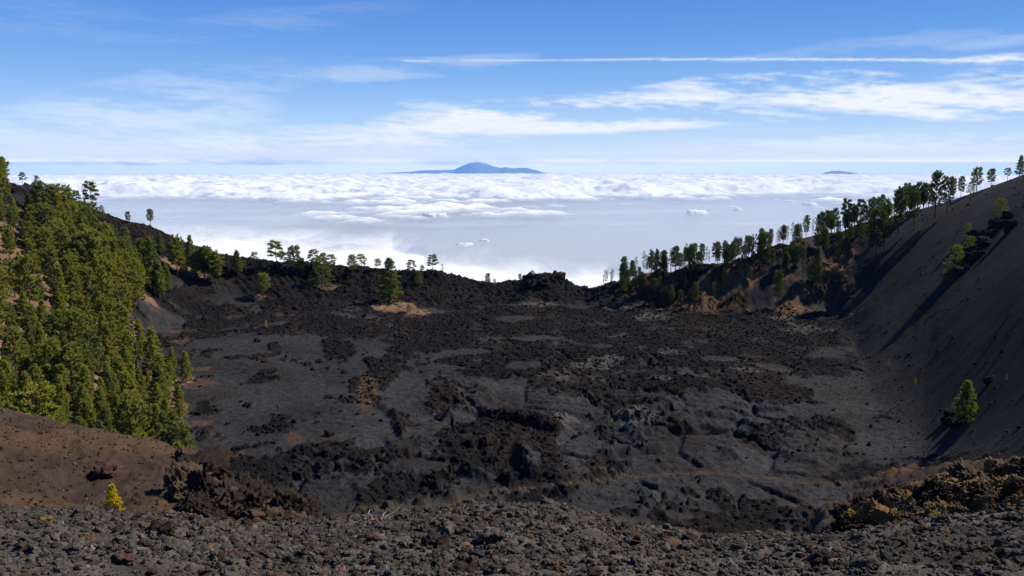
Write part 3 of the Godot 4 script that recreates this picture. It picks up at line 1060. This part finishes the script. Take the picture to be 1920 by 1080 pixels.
# style: 0 dense cone, 1 tall rounded, 2 umbrella of separate clumps, 3 thin burnt pole, 4 shrub
func pine(sd: int, style: int) -> Dictionary:
	var r := RandomNumberGenerator.new()
	r.seed = sd
	var H := 16.0
	var R := 3.7
	var base := 0.08
	var nb := 92
	var dens := 6.0
	if style == 1: R = 3.4; base = 0.28; nb = 64; dens = 6.0
	if style == 2: R = 4.2; base = 0.42; nb = 18; dens = 3.0
	if style == 3: R = 1.9; base = 0.30; nb = 34; dens = 2.2
	if style == 4: R = 6.0; base = 0.02; nb = 70; dens = 3.5
	R *= r.randf_range(0.88, 1.15)
	var wood := PackedVector3Array()
	var leaf := PackedVector3Array()
	var bend := Vector3(r.randf_range(-0.5, 0.5), 0, r.randf_range(-0.5, 0.5)) * (1.6 if style == 2 else 0.7)
	var spine := func(t: float) -> Vector3: return Vector3(0, t * H, 0) + bend * sin(t * 2.6)
	var r0 := 0.27 if style != 3 else 0.2
	for k in 8:
		var t0 := k / 8.0 - (0.03 if k == 0 else 0.0)
		var t1 := (k + 1) / 8.0
		tube(wood, spine.call(t0), spine.call(t1), r0 * (1.0 - 0.9 * t0), r0 * (1.0 - 0.9 * t1), 7)
	for b in nb:
		var u := (b + r.randf()) / nb
		var t := lerpf(base, 0.97, u)
		var L := R
		var lift := lerpf(0.05, 0.8, u)
		if style == 0: L = R * (pow(1.0 - u, 0.72) * smoothstep(-0.25, 0.14, u) + 0.08)
		elif style == 4: L = R * sqrt(1.0 - u * u * 0.95) * 0.8
		elif style == 2: L = R * lerpf(0.45, 1.0, sin(PI * clampf(u * 0.75 + 0.2, 0.0, 1.0)))
		else: L = R * (sqrt(maxf(0.0, 1.0 - pow(u * 1.7 - 0.75, 2.0))) + 0.1)
		L *= r.randf_range(0.62, 1.15)
		var a := b * 2.39996 + r.randf_range(-0.5, 0.5)
		var dir := Vector3(cos(a), lift + r.randf_range(-0.12, 0.18), sin(a)).normalized()
		var p0: Vector3 = spine.call(t)
		var tip := p0 + dir * L
		tube(wood, p0, p0.lerp(tip, 0.85), 0.07 if style != 2 else 0.11, 0.025, 3)
		if style == 3 and r.randf() < 0.35: continue
		var n := int(ceil(L * dens)) + 2
		if style == 2: n = 80
		for k in n:
			var c: Vector3
			if style == 2:
				var q := Vector3(r.randfn(), r.randfn() * 0.5, r.randfn()) * 0.62
				c = p0.lerp(tip, 0.86) + q
			else:
				c = p0.lerp(tip, lerpf(0.22, 1.0, sqrt(r.randf()))) + Vector3(r.randfn(), r.randfn() * 0.7, r.randfn()) * 0.24
			for m in 6:
				var d := (dir * 0.5 + Vector3(0, 0.35, 0) + Vector3(r.randfn(), r.randfn(), r.randfn()) * 0.65).normalized()
				var side := d.cross(Vector3(r.randfn(), r.randfn(), r.randfn())).normalized() * r.randf_range(0.09, 0.17)
				var len := r.randf_range(0.4, 0.75)
				leaf.append_array([c - side, c + side, c + d * len])
	var plain := PackedColorArray()
	plain.resize(leaf.size())
	plain.fill(Color.WHITE)
	return {"wood": flat_mesh(wood), "leaf": flat_mesh(leaf, plain)}

var pines := []      # [style][variant]
var leaf_mats := []
var bark_mat: StandardMaterial3D
var burnt_mat: StandardMaterial3D

func leaf_mat(r: float, g: float, b: float) -> StandardMaterial3D:
	var m := mat(lin(r, g, b), 0.7)
	m.vertex_color_use_as_albedo = true   # plain white on every needle: the path tracer then tints the light that passes through too
	m.backlight_enabled = true
	m.backlight = Color(0.95, 1.0, 0.5)
	return m

func plant_pine(called: String, at: Vector3, height: float, style: int, leaf: int, label: String, group: String, burnt := false, wide := 1.0) -> Node3D:
	var set: Array = pines[style]
	var p: Dictionary = set[rng.randi() % set.size()]
	if called == "pine_tree": called = ["conical_pine", "rounded_pine", "umbrella_pine", "scorched_pine", "bushy_pine"][style]
	var o := thing(called, at - Vector3(0, 0.15, 0))
	var k := height / 16.0
	o.rotation.y = rng.randf() * TAU
	o.scale = Vector3(k * wide, k, k * wide)
	inst("trunk", p.wood, burnt_mat if burnt else bark_mat, o)
	inst("crown", p.leaf, leaf_mats[leaf], o)
	tag(o, label, "shrub" if style == 4 else "tree", group)
	return o

func pine_at(px: float, row: float, top: float, style: int, leaf: int, label: String, group: String, burnt := false, wide := 1.0, called := "pine_tree"):
	var c := cast(px, row)
	var d := Vector2(c.x, c.z).length()
	var az := px_az(px, row)
	var h := clampf((row - top) * sqrt(d * d + c.y * c.y) / F * 1.08, 0.6, 36.0)
	return plant_pine(called, c, h, style, leaf, label, group, burnt, wide)

func build_pines():
	bark_mat = mat(lin(0.075, 0.05, 0.036), 1.0)
	burnt_mat = mat(lin(0.035, 0.028, 0.024), 1.0)
	for st in [[0, 5], [1, 5], [2, 4], [3, 3], [4, 2]]:
		var l := []
		for k in st[1]: l.append(pine(300 + st[0] * 20 + k, st[0]))
		pines.append(l)
	leaf_mats = [leaf_mat(0.245, 0.235, 0.048), leaf_mat(0.210, 0.207, 0.050), leaf_mat(0.150, 0.160, 0.056), leaf_mat(0.085, 0.098, 0.042), leaf_mat(0.52, 0.40, 0.02), leaf_mat(0.14, 0.155, 0.05)]
	rng.seed = 77
	# trees set one by one along the forest's edge and on the open ground
	var edge := "pines standing free at the forest's edge"
	var taken := []
	var E := 3.725
	for t in [[1300, 585, 392, 0, 0, "small conical pine alone on bare soil beside rust red cinder"], [1205, 500, 358, 0, 1, "small conical pine just behind the lone pine by red cinder"], [1260, 842, 625, 0, 0, "slender conical pine standing alone on pale soil above its short shadow"],
			[1130, 718, 425, 0, 0, "tall conical pine with a long dark shadow at the forest's edge"], [1075, 520, 238, 0, 0, ""], [990, 745, 520, 0, 1, ""], [1190, 612, 452, 0, 0, ""], [1040, 662, 535, 0, 0, ""], [1105, 1010, 770, 0, 0, ""], [1065, 1000, 770, 0, 1, ""], [1205, 1100, 925, 0, 0, ""],
			[955, 985, 755, 0, 2, ""], [890, 960, 700, 0, 0, ""], [930, 650, 480, 0, 0, ""], [985, 430, 185, 0, 0, ""], [770, 560, 330, 0, 0, ""], [690, 160, 0, 1, 2, "rounded grey green pine behind the forest beside a brown clearing"], [600, 270, 40, 1, 1, ""]]:
		var lb: String = t[5] if t[5] != "" else "conical green pine in the outermost row of the forest"
		var o = pine_at(t[0] / E, 560 + t[1] / E, 560 + t[2] / E, t[3], t[4], lb, edge)
		taken.append(Vector2(o.position.x, o.position.z))
	# trees on the far slope and clearing
	var clear := "pines round the brown clearing"
	for t in [[1115, 990, 770, 0], [1075, 965, 630, 0], [1010, 930, 635, 0], [935, 900, 690, 1], [1120, 690, 570, 0], [1240, 850, 610, 1], [1290, 850, 735, 1], [1330, 730, 585, 0], [1370, 860, 715, 1], [1430, 870, 765, 1], [1505, 900, 735, 1], [1455, 780, 700, 1], [1395, 730, 665, 0], [1660, 830, 700, 0], [1712, 800, 750, 1], [770, 1055, 785, 1], [1170, 960, 790, 0], [660, 990, 620, 1], [720, 900, 640, 1], [820, 900, 640, 0], [890, 840, 560, 0], [600, 960, 640, 1]]:
		var o = pine_at(t[0] / E, 290 + t[1] / E, 290 + t[2] / E, t[3], 1 + rng.randi() % 2, "dense conical pine among others round the brown clearing" if t[3] == 0 else "rounded pine with bare lower trunk among others round the brown clearing", clear)
		taken.append(Vector2(o.position.x, o.position.z))
	# trees on the bare lava crest above the forest
	for t in [[655, 405, 240, 2, "large umbrella-crowned pine rising above the bare lava crest"], [540, 380, 280, 2, "gappy pine next to the large umbrella pine on the crest"], [595, 365, 320, 0, "very small pine between two crest pines"], [1050, 492, 400, 1, "single oval pine on the dark lava crest against the clouds"], [895, 480, 413, 1, "small round pine below the dark lava crest"], [715, 445, 370, 4, "low bushy pine at the foot of the umbrella pine"], [155, 185, 118, 2, "small round-headed pine highest on the lava crest"], [262, 215, 158, 2, "leaning flat-topped pine near the top of the lava crest"], [400, 275, 250, 4, "low shrub on the lava crest"], [1510, 700, 668, 4, "low shrub where the lava crest meets the rim"]]:
		pine_at(t[0] / E, 290 + t[1] / E, 290 + t[2] / E, t[3], 2, t[4], "pines on the bare lava crest")
	# trees along the low rim across the crater
	for t in [[15, 330, 150, 1, ""], [45, 330, 155, 1, ""], [100, 365, 185, 1, ""], [265, 290, 155, 0, ""], [390, 222, 152, 2, "little round-headed pine between two dark lava spikes"], [415, 285, 225, 4, "small bushy pine under the lava spikes"], [565, 248, 98, 2, "tall open pine with layered clumps on the low rim"], [605, 240, 165, 2, ""], [695, 285, 128, 1, "broad dense round pine beside the tall open pine"], [740, 295, 200, 1, ""], [455, 478, 335, 1, "slim small pine alone on pale stones on the dark floor"], [822, 265, 150, 2, "thin little umbrella pine on the rim skyline"], [895, 395, 215, 4, "broad bushy pine on a sandy patch below the rim"], [850, 320, 225, 1, ""], [900, 265, 170, 2, ""], [970, 270, 175, 2, ""], [1125, 305, 185, 1, ""], [1195, 275, 173, 2, "wide umbrella pine with two stems on the rim skyline"], [1315, 275, 205, 2, ""], [1400, 508, 230, 0, "large dark conical pine on a sandy patch inside the rim"], [1448, 508, 448, 4, "bright low bush at the foot of the large conical pine"], [1560, 305, 215, 2, ""], [1620, 370, 285, 4, ""], [1650, 292, 245, 2, ""], [1722, 292, 185, 2, "open spreading pine last along the lava rim"], [1797, 292, 230, 3, ""], [1545, 577, 533, 4, "tiny yellowish shrub on the brown sand patch"]]:
		var lb: String = t[4] if t[4] != "" else "small pine growing among the rough lava of the low rim"
		pine_at(380 + t[0] / 4.0, 440 + t[1] / 4.0, 440 + (t[2] - 0.12 * (t[1] - t[2])) / 4.0, t[3], 5 if t[3] == 4 else 1 + rng.randi() % 2, lb, "pines along the low lava rim", false, 1.25)
	for t in [[220, 388, 298, 1, "round pine in the notch beside the lava knob"], [268, 388, 335, 4, "small bush beside the round pine in the notch"], [460, 350, 298, 1, "small pine on the flank of the lava knob"], [555, 335, 275, 2, "little two-tier pine on top of the lava knob"], [620, 340, 303, 4, "low bush on top of the lava knob"], [1105, 388, 275, 3, "pale sparse pine in front of the cloud at the lowest gap"], [1150, 385, 268, 3, "pale sparse pine second from the lowest gap"], [1085, 388, 310, 3, "short pale sparse pine at the lowest gap"]]:
		pine_at(860 + t[0] / 4.0, 440 + t[1] / 4.0, 440 + t[2] / 4.0, t[3], 5 if t[3] == 3 else 2, t[4], "pines round the lava knob")
	# the pine ridge with scorched trunks
	var ridge := "scorched pines on the brown ridge"
	var G := 3.177
	for t in [[155, 812, 655, 1], [205, 792, 675, 1], [232, 765, 645, 3], [275, 755, 620, 3], [290, 750, 640, 3], [350, 802, 613, 0], [395, 795, 618, 0], [420, 720, 640, 3], [440, 730, 620, 3], [465, 745, 598, 1], [495, 795, 650, 3], [515, 720, 640, 3], [560, 785, 593, 1], [605, 755, 628, 1], [620, 700, 578, 1], [645, 690, 590, 3], [665, 690, 610, 3], [700, 695, 578, 2], [725, 690, 590, 3], [745, 690, 575, 3], [770, 745, 588, 1], [800, 720, 575, 1], [835, 748, 662, 1], [872, 710, 593, 1], [845, 660, 543, 1], [728, 805, 703, 0], [900, 650, 530, 3], [915, 645, 520, 3], [940, 640, 520, 3], [965, 712, 560, 1], [990, 690, 520, 1], [975, 610, 490, 1], [1010, 700, 600, 1], [1025, 590, 490, 3], [1045, 705, 608, 1], [1070, 585, 490, 3], [1085, 580, 500, 3], [1105, 575, 470, 1], [1128, 570, 470, 3], [905, 805, 720, 1], [1070, 945, 753, 1], [320, 745, 640, 3], [690, 838, 800, 4], [60, 812, 725, 3], [85, 812, 735, 3]]:
		var lb: String = ["dense dark conical pine on the brown ridge slope", "dark pine with rounded crown and scorched trunk on the brown ridge", "flat-topped dark pine on the brown ridge skyline", "thin scorched pine with sparse needles on the brown ridge skyline", "small green shrub on the brown ridge slope"][t[3]]
		if t[0] == 1070 and t[1] == 945: lb = "straight pine standing alone at the foot of the brown ridge"
		pine_at(1120 + t[0] / G, 280 + t[1] / G, 280 + t[2] / G, t[3], 3 if t[3] != 4 else 0, lb, ridge, true, 0.72)
	G = 3.375
	for t in [[25, 735, 560, 3], [80, 745, 605, 1], [175, 862, 650, 0], [120, 830, 740, 1], [75, 880, 760, 3], [205, 650, 515, 1], [320, 725, 558, 1], [370, 695, 600, 1], [385, 610, 500, 1], [355, 500, 345, 2], [335, 500, 390, 3], [440, 490, 350, 2], [410, 500, 390, 3], [285, 520, 390, 1], [230, 525, 405, 1], [180, 530, 420, 1], [105, 565, 440, 1], [145, 545, 450, 3], [20, 580, 470, 3], [50, 575, 480, 3], [450, 610, 465, 1], [505, 620, 420, 1], [545, 705, 430, 1], [600, 645, 400, 1], [535, 430, 320, 2], [575, 420, 370, 3], [615, 400, 300, 2], [690, 545, 298, 1], [735, 400, 245, 1], [785, 495, 310, 1], [810, 390, 245, 1], [850, 380, 245, 1], [880, 365, 250, 1], [920, 435, 203, 1], [995, 405, 223, 1], [1035, 310, 203, 1], [1085, 293, 190, 1]]:
		var lb: String = ["dense dark conical pine high on the brown ridge", "dark pine with scorched trunk where the ridge meets the ash slope", "round-headed pine high on the ridge skyline", "thin scorched pine with sparse needles high on the ridge", ""][t[3]]
		if t[0] == 690: lb = "big old pine with wide forked crown above the brown ridge"
		if t[0] == 920: lb = "very tall narrow pine where the ridge meets black ash"
		pine_at(1480 + t[0] / G, 280 + t[1] / G, 280 + t[2] / G, t[3], 3, lb, ridge, true, 0.72)
	rng.seed = 63
	for k in 140:
		var px := rng.randf_range(1165.0, 1730.0)
		var az := px_az(px)
		var kn := knots(az)
		var d: float = kn[0][9] + rng.randf_range(-34.0, 12.0)
		if px > 1570.0: d = kn[0][9] + rng.randf_range(-16.0, 10.0)
		var sty := 3 if rng.randf() < 0.35 else 1
		plant_pine("pine_tree", polar(az, d, ground_polar(az, d)), rng.randf_range(8.0, 15.0), sty, 3, "%s on the %s of the brown ridge" % ["thin scorched pine with few needles" if sty == 3 else "dark round-crowned pine among others", "crest" if d > kn[0][9] - 6.0 else "upper slope"], ridge, true, rng.randf_range(0.62, 0.85))
	for t in [[1185, 262, 143, 1, "leaning bushy pine on the bare ash crest"], [1150, 262, 200, 4, "low bush beside the leaning pine on the ash crest"], [1278, 210, 123, 1, "rounded pine alone on the ash crest"], [1382, 168, 108, 2, "small open pine next to the topmost pine on the crest"], [1460, 140, 38, 0, "slim conical pine topmost on the ash crest"], [1335, 435, 338, 4, "bushy green pine on a rock high on the ash slope"], [1130, 550, 483, 4, "upper bushy pine on the rock rib in the ash slope"], [1145, 665, 573, 4, "wide bushy pine on the rock rib in the ash slope"], [1050, 790, 640, 4, "dull spreading bush at the lower end of the rock rib"]]:
		pine_at(1480 + t[0] / G, 280 + t[1] / G, 280 + t[2] / G, t[3], 2, t[4], "pines on the black ash slope", false, 1.15 if t[3] == 4 else 1.0)
	pine_at(1808, 796, 727, 0, 5, "bright green conical pine alone on the dark ash slope", "", false, 1.15)
	# the forest itself
	rng.seed = 99
	var tries := 0
	var n := 0
	while tries < 9000 and n < 250:
		tries += 1
		var d := sqrt(rng.randf_range(185.0 * 185.0, 470.0 * 470.0))
		var px := rng.randf_range(-45.0, 330.0)
		var limit := 318.0 - 0.55 * maxf(d - 215.0, 0.0)
		if d > 380.0: limit = 262.0
		if px > limit: continue
		if absf(px - 256.0) < 17.0 and d < 330.0 and d > 225.0: continue
		if d > 330.0 and px > 205.0 and px < 290.0 and d > 445.0: continue
		var az := px_az(px)
		var kn := knots(az)
		if px > 25.0 and d > kn[0][9] - lerpf(40.0, 75.0, clampf(px / 200.0, 0.0, 1.0)): continue
		var p := Vector2(sin(az) * d, -cos(az) * d)
		var ok := true
		for q in taken:
			if p.distance_squared_to(q) < (25.0 if d < 300.0 else 32.0): ok = false; break
		if not ok: continue
		taken.append(p)
		n += 1
		var old := rng.randf() < smoothstep(260.0, 430.0, d) * 0.75 + 0.06
		var hgt := rng.randf_range(9.0, 17.0) if not old else rng.randf_range(15.0, 22.0)
		if d > 320.0 and px < 90.0: hgt *= 0.65
		var st := 1 if old else 0
		var leaf := rng.randi() % 3
		var hue: String = ["yellow green", "mid green", "dull grey green"][leaf]
		var high := "tall" if hgt > (21.0 if old else 15.5) else "short"
		var where := "just behind the brown shoulder" if d < 245.0 else ("on the steep middle slope" if d < 340.0 else "below the bare lava crest")
		plant_pine("pine_tree", Vector3(p.x, ground(p.x, p.y), p.y), hgt, st, leaf, "%s %s %s pine in the dense forest %s" % [high, hue, "rounded" if old else "conical", where], "pines of the dense forest", false, rng.randf_range(0.75, 1.12))
	print("forest ", n, " tries ", tries)

func build_extras():
	# dead pine
	rng.seed = 21
	var c := cast(256, 560 + 520 / 3.725)
	var H := (520.0 - 105.0) / 3.725 * c.length() / F
	var o := thing("dead_pine", c - Vector3(0, 0.2, 0))
	var w := PackedVector3Array()
	tube(w, Vector3.ZERO, Vector3(0.1, H * 0.55, 0), 0.36, 0.24, 7)
	tube(w, Vector3(0.1, H * 0.55, 0), Vector3(-0.1, H, 0), 0.24, 0.05, 7)
	inst("trunk", flat_mesh(w), mat(lin(0.13, 0.085, 0.065), 1.0), o)
	var grey := mat(lin(0.36, 0.33, 0.29), 1.0)
	for k in 34:
		var t := lerpf(0.25, 0.95, rng.randf())
		var a := rng.randf() * TAU
		var L := lerpf(3.6, 0.8, t) * rng.randf_range(0.6, 1.1)
		var b := PackedVector3Array()
		var p0 := Vector3(0, t * H, 0)
		var p1 := p0 + Vector3(cos(a), -0.15, sin(a)) * L * 0.65
		var p2 := p1 + Vector3(cos(a + 0.4), 0.6, sin(a + 0.4)) * L * 0.45
		tube(b, p0, p1, 0.09, 0.06, 4)
		tube(b, p1, p2, 0.06, 0.02, 4)
		inst("branch", flat_mesh(b), grey, o)
	tag(o, "dead grey pine with bare crooked branches at the forest's edge", "dead tree")
	# young yellow pine and shrubs on the near ground
	var y := cast(215, 972, 24.0)
	plant_pine("young_pine", y, 64.0 * y.length() / F, 0, 4, "small bright yellow pine on the brown near slope", "", false, 1.05)
	y = cast(342, 984, 20.0)
	plant_pine("yellow_shrub", y, 0.32, 4, 4, "tiny bright yellow tuft beside the grey clinker", "")
	for t in [[499, 614, 601, 4, "round yellow green shrub alone on the ash floor"], [1666, 687, 676, 0, "small green shrub low on the ash slope beside the lava"], [1716, 721, 710, 0, "small green shrub on dark ash uphill of scattered white stones"], [1888, 712, 703, 0, "green tuft above the small rock on the ash slope"]]:
		pine_at(t[0], t[1], t[2], 4, t[3], t[4], "", false, 0.55, "shrub")
	# bleached branches on the near crest
	var bone := mat(lin(0.19, 0.17, 0.14), 0.9)
	var at := cast(722, 976, 12.0)
	o = thing("fallen_branch", at)
	var q := PackedVector3Array()
	var L := 46.0 * at.length() / F
	var pts := [Vector3(-0.05, 0.0, 0), Vector3(L * 0.35, L * 0.2, -0.1), Vector3(L * 0.65, L * 0.45, -0.2), Vector3(L * 0.82, L * 0.72, -0.25)]
	for k in 3: tube(q, pts[k], pts[k + 1], 0.022 - 0.005 * k, 0.017 - 0.005 * k, 6)
	inst("stem", flat_mesh(q), bone, o)
	tag(o, "long bleached curved branch sticking up from the near crest", "branch")
	for k in 6:
		var s := cast(672 + 9.0 * k, 974.0 + 3.0 * sin(k * 2.0), 12.0)
		var b := PackedVector3Array()
		var a := rng.randf() * TAU
		var e := Vector3(cos(a), 0.25 * rng.randf(), sin(a)) * rng.randf_range(0.14, 0.3)
		tube(b, Vector3(0, 0.02, 0), e * 0.5 + Vector3(0, 0.07, 0), 0.016, 0.013, 5)
		tube(b, e * 0.5 + Vector3(0, 0.07, 0), e + Vector3(0, 0.03, 0), 0.013, 0.006, 5)
		var st := inst("twig", flat_mesh(b), bone)
		st.position = s
		tag(st, "short bleached twig lying beside the long curved branch", "twig", "bleached twigs on the near crest")

func crag(called: String, label: String, spots: Array, mats: Array):
	var c := Vector3.ZERO
	var o := thing(called, Vector3.ZERO)
	for s in spots: c += s[0]
	c /= spots.size()
	o.position = c
	for s in spots:
		var r := inst("rock", rocks_crag[rng.randi() % 4], mats[s[2]], o)
		r.basis = Basis.from_euler(Vector3(rng.randf_range(-0.6, 0.6), rng.randf() * TAU, rng.randf_range(-0.6, 0.6))) * Basis.from_scale(Vector3(rng.randf_range(0.8, 1.5), rng.randf_range(0.7, 1.1), rng.randf_range(0.8, 1.2)) * s[1])
		r.position = s[0] - c + Vector3(0, s[1] * 0.1, 0)
	tag(o, label, "outcrop")

func build_outcrops():
	rng.seed = 8
	var dark := rock_mat(0.040, 0.029, 0.024)
	var brown := rock_mat(0.088, 0.060, 0.038)
	var ochre := rock_mat(0.21, 0.128, 0.052)
	var red := rock_mat(0.095, 0.055, 0.043)
	var grey := rock_mat(0.085, 0.076, 0.063)
	var M := [dark, brown, ochre, red, grey]
	# beside the brown shoulder
	var s := []
	for k in 150:
		var px := rng.randf_range(345.0, 640.0)
		var top := lerpf(868.0, 972.0, clampf((px - 350.0) / 270.0, 0.0, 1.0))
		var row := rng.randf_range(top, 985.0)
		var m := 0 if rng.randf() < 0.42 or row < top + 30.0 else 1
		s.append([cast(px, row, 22.0), (0.22 + 0.6 * pow(rng.randf(), 2.0)) * (1.0 + 0.35 * smoothstep(480.0, 380.0, px)), m])
	s.append([cast(352, 868, 22.0), 0.7, 3])
	crag("lava_outcrop", "craggy dark brown lava outcrop beside the brown shoulder", s, M)
	s = []
	for k in 260:
		var px := rng.randf_range(1575.0, 1960.0)
		var top := lerpf(962.0, 884.0, clampf((px - 1575.0) / 300.0, 0.0, 1.0))
		var row := rng.randf_range(top - 8.0, lerpf(1000.0, 972.0, (px - 1575.0) / 345.0))
		var m := 2 if rng.randf() < 0.55 else (1 if rng.randf() < 0.75 else 0)
		if row < top + 14.0 and px < 1700.0: m = 0 if rng.randf() < 0.6 else 1
		s.append([cast(px, row, 20.0), 0.12 + 0.30 * pow(rng.randf(), 2.0), m])
	s.append([cast(1640, 975, 20.0), 0.55, 2])
	s.append([cast(1910, 898, 20.0), 0.6, 3])
	s.append([cast(1820, 905, 20.0), 0.6, 1])
	crag("ochre_outcrop", "craggy yellow brown rock outcrop above the grey clinker", s, M)
	# rocks round the lone pine, rib in the ash slope
	s = []
	for k in 9: s.append([cast(1790 + rng.randf_range(-24, 30), 792 + rng.randf_range(-14, 10)), rng.randf_range(0.6, 1.7), 0])
	crag("pine_rock", "dark rock cluster round the foot of the lone pine", s, M)
	s = []
	for k in 26:
		var t := rng.randf()
		s.append([cast(lerpf(1800, 1850, t) + rng.randf_range(-14, 14), lerpf(510, 440, t) + rng.randf_range(-12, 12)), rng.randf_range(1.0, 2.8), 0])
	crag("rock_rib", "dark rock rib with bushes on the black ash slope", s, M)
	s = []
	for k in 10: s.append([cast(1885 + rng.randf_range(-25, 18), 415 + rng.randf_range(-14, 14)), rng.randf_range(1.0, 2.4), 0])
	crag("slope_rock", "dark rock patch high on the ash slope below a bushy pine", s, M)
	s = []
	for k in 24: s.append([cast(1000 + rng.randf_range(-20, 66), 526 + rng.randf_range(-6, 18)), rng.randf_range(1.2, 3.4), 0 if rng.randf() < 0.7 else 1])
	crag("lava_hillock", "dark lava knob standing up on the low rim against cloud", s, M)
	# single stones with a look of their own
	for t in [[202, 893, 0.62, 3, "big rounded reddish boulder on the brown shoulder", 26.0], [185, 990, 0.10, 4, "small pale pinkish stone on the grey clinker", 10.0], [300, 1005, 0.16, 0, "dark flat block on the grey clinker below the brown slope", 10.0], [85, 980, 0.09, 2, "small orange stone on the grey clinker", 10.0], [235, 1057, 0.12, 3, "reddish stone low on the grey clinker slope", 6.0], [1857, 716, 1.3, 0, "small dark rock standing out on the smooth ash slope", 110.0]]:
		var p := cast(t[0], t[1], t[5])
		var o := inst("boulder", rocks_high[rng.randi() % 4], M[t[3]])
		o.basis = Basis.from_euler(Vector3(0.1, rng.randf() * TAU, 0.1)) * Basis.from_scale(Vector3(1.3, 0.75, 0.9) * t[2])
		o.position = p + Vector3(0, t[2] * 0.2, 0)
		tag(o, t[4], "boulder")
	# larger clinker lumps of the near slope
	for k in 64:
		var az := deg_to_rad(rng.randf_range(-33.0, 33.0))
		var d := rng.randf_range(8.3, 18.5)
		var sz := rng.randf_range(0.05, 0.13) * (0.6 + d / 20.0)
		var o := inst("clinker_lump", rocks_high[k % 4], [dark, grey, grey, brown][k % 4])
		o.basis = turned(Vector3(1.3, 0.75, 1.0) * sz)
		o.position = polar(az, d, ground_polar(az, d) + sz * 0.05)
		var w: String = ["black", "grey", "grey", "brown"][k % 4]
		tag(o, "%s %s jagged clinker lump half sunk in the near rubble %s" % ["large" if sz > 0.15 else "smaller", w, "just inside the crest" if d > 15.0 else "of the lower slope"], "rock", "clinker lumps of the near slope")
	# boulders on the ash of the crater floor
	var n := 0
	while n < 90:
		var px := rng.randf_range(330.0, 720.0) if n < 66 else rng.randf_range(1560.0, 1720.0)
		var p := cast(px, rng.randf_range(565.0, 880.0))
		if path_near(p.x, p.z) < 4.0 or sample(m_soil, p.x, p.z) > 0.3: continue
		n += 1
		var sz := (0.4 + 0.9 * pow(rng.randf(), 2.0)) * (1.0 if n < 67 else 0.7)
		var o := inst("lava_boulder", rocks_high[n % 4], dark)
		o.basis = turned(Vector3(1.3, 0.85, 1.0) * sz)
		o.position = p + Vector3(0, sz * 0.15, 0)
		var near_what := "close to the forest" if p.x < -75.0 else ("at the foot of the ash slope" if p.x > 60.0 else "between the clinker ridges")
		tag(o, "%s black lava boulder on grey ash %s" % ["large" if sz > 0.85 else ("middling" if sz > 0.55 else "small"), near_what], "boulder", "lava boulders on the ash floor")

func _ready():
	var pitch := atan((540.0 - EYE_ROW) / F)
	sp = sin(pitch)
	cp = cos(pitch)
	rng.seed = 11
	var cam := Camera3D.new()
	cam.name = "camera"
	cam.fov = rad_to_deg(2.0 * atan(540.0 / F))
	cam.rotation.x = -pitch
	cam.near = 0.1
	cam.far = 400000.0
	add_child(cam)
	cam.current = true
	var env := Environment.new()
	env.background_mode = Environment.BG_SKY
	env.sky = build_sky()
	env.background_energy_multiplier = 1.0
	env.tonemap_mode = Environment.TONE_MAPPER_LINEAR
	env.tonemap_exposure = 1.9
	env.sdfgi_enabled = true
	env.ssao_enabled = true
	env.ssil_enabled = true
	env.fog_enabled = true
	env.fog_density = 0.000011
	env.volumetric_fog_enabled = true
	env.volumetric_fog_density = 0.0
	env.fog_light_color = Color(0.47, 0.73, 1.0)
	var we := WorldEnvironment.new()
	we.name = "environment"
	we.environment = env
	add_child(we)
	var sun := DirectionalLight3D.new()
	sun.name = "sun"
	sun.light_energy = 1.6
	sun.light_color = Color(1.0, 0.97, 0.92)
	sun.light_angular_distance = 0.5
	sun.shadow_enabled = true
	add_child(sun)
	var sun_az := deg_to_rad(64.0)
	var sun_el := deg_to_rad(45.0)
	sun.look_at_from_position(Vector3.ZERO, -Vector3(sin(sun_az) * cos(sun_el), sin(sun_el), -cos(sun_az) * cos(sun_el)))
	print("sky ", Time.get_ticks_msec())

	prepare_columns()
	make_axes()
	first_fine = az_list.bsearch(deg_to_rad(-AZ_FINE) - 0.00001)
	build_ground()
	print("ground ", Time.get_ticks_msec(), " verts ", NA * ND)
	build_sea()
	build_clouds()
	build_sea_haze()
	island("far_island", 122000.0, [[655, 331], [675, 327.5], [700, 325], [770, 322], [790, 319.5], [850, 318.5], [866, 311], [882, 305], [893, 302.5], [906, 305], [925, 311.5], [940, 315.5], [946, 313], [960, 315.5], [985, 314.5], [1005, 319], [1020, 323], [1032, 327.5], [1045, 331]], "pale blue mountain island with a tall volcanic peak on the horizon", 306.5)
	island("low_far_island", 70000.0, [[1530, 332], [1548, 323.5], [1562, 320], [1578, 320.5], [1598, 323], [1612, 326], [1622, 325.5], [1636, 328], [1660, 337]], "low blue island hump rising out of the clouds", 250.0)
	print("clouds ", Time.get_ticks_msec())
	build_rocks()
	print("rocks ", Time.get_ticks_msec())
	build_outcrops()
	print("outcrops ", Time.get_ticks_msec())
	build_pines()
	build_extras()
	print("pines ", Time.get_ticks_msec())
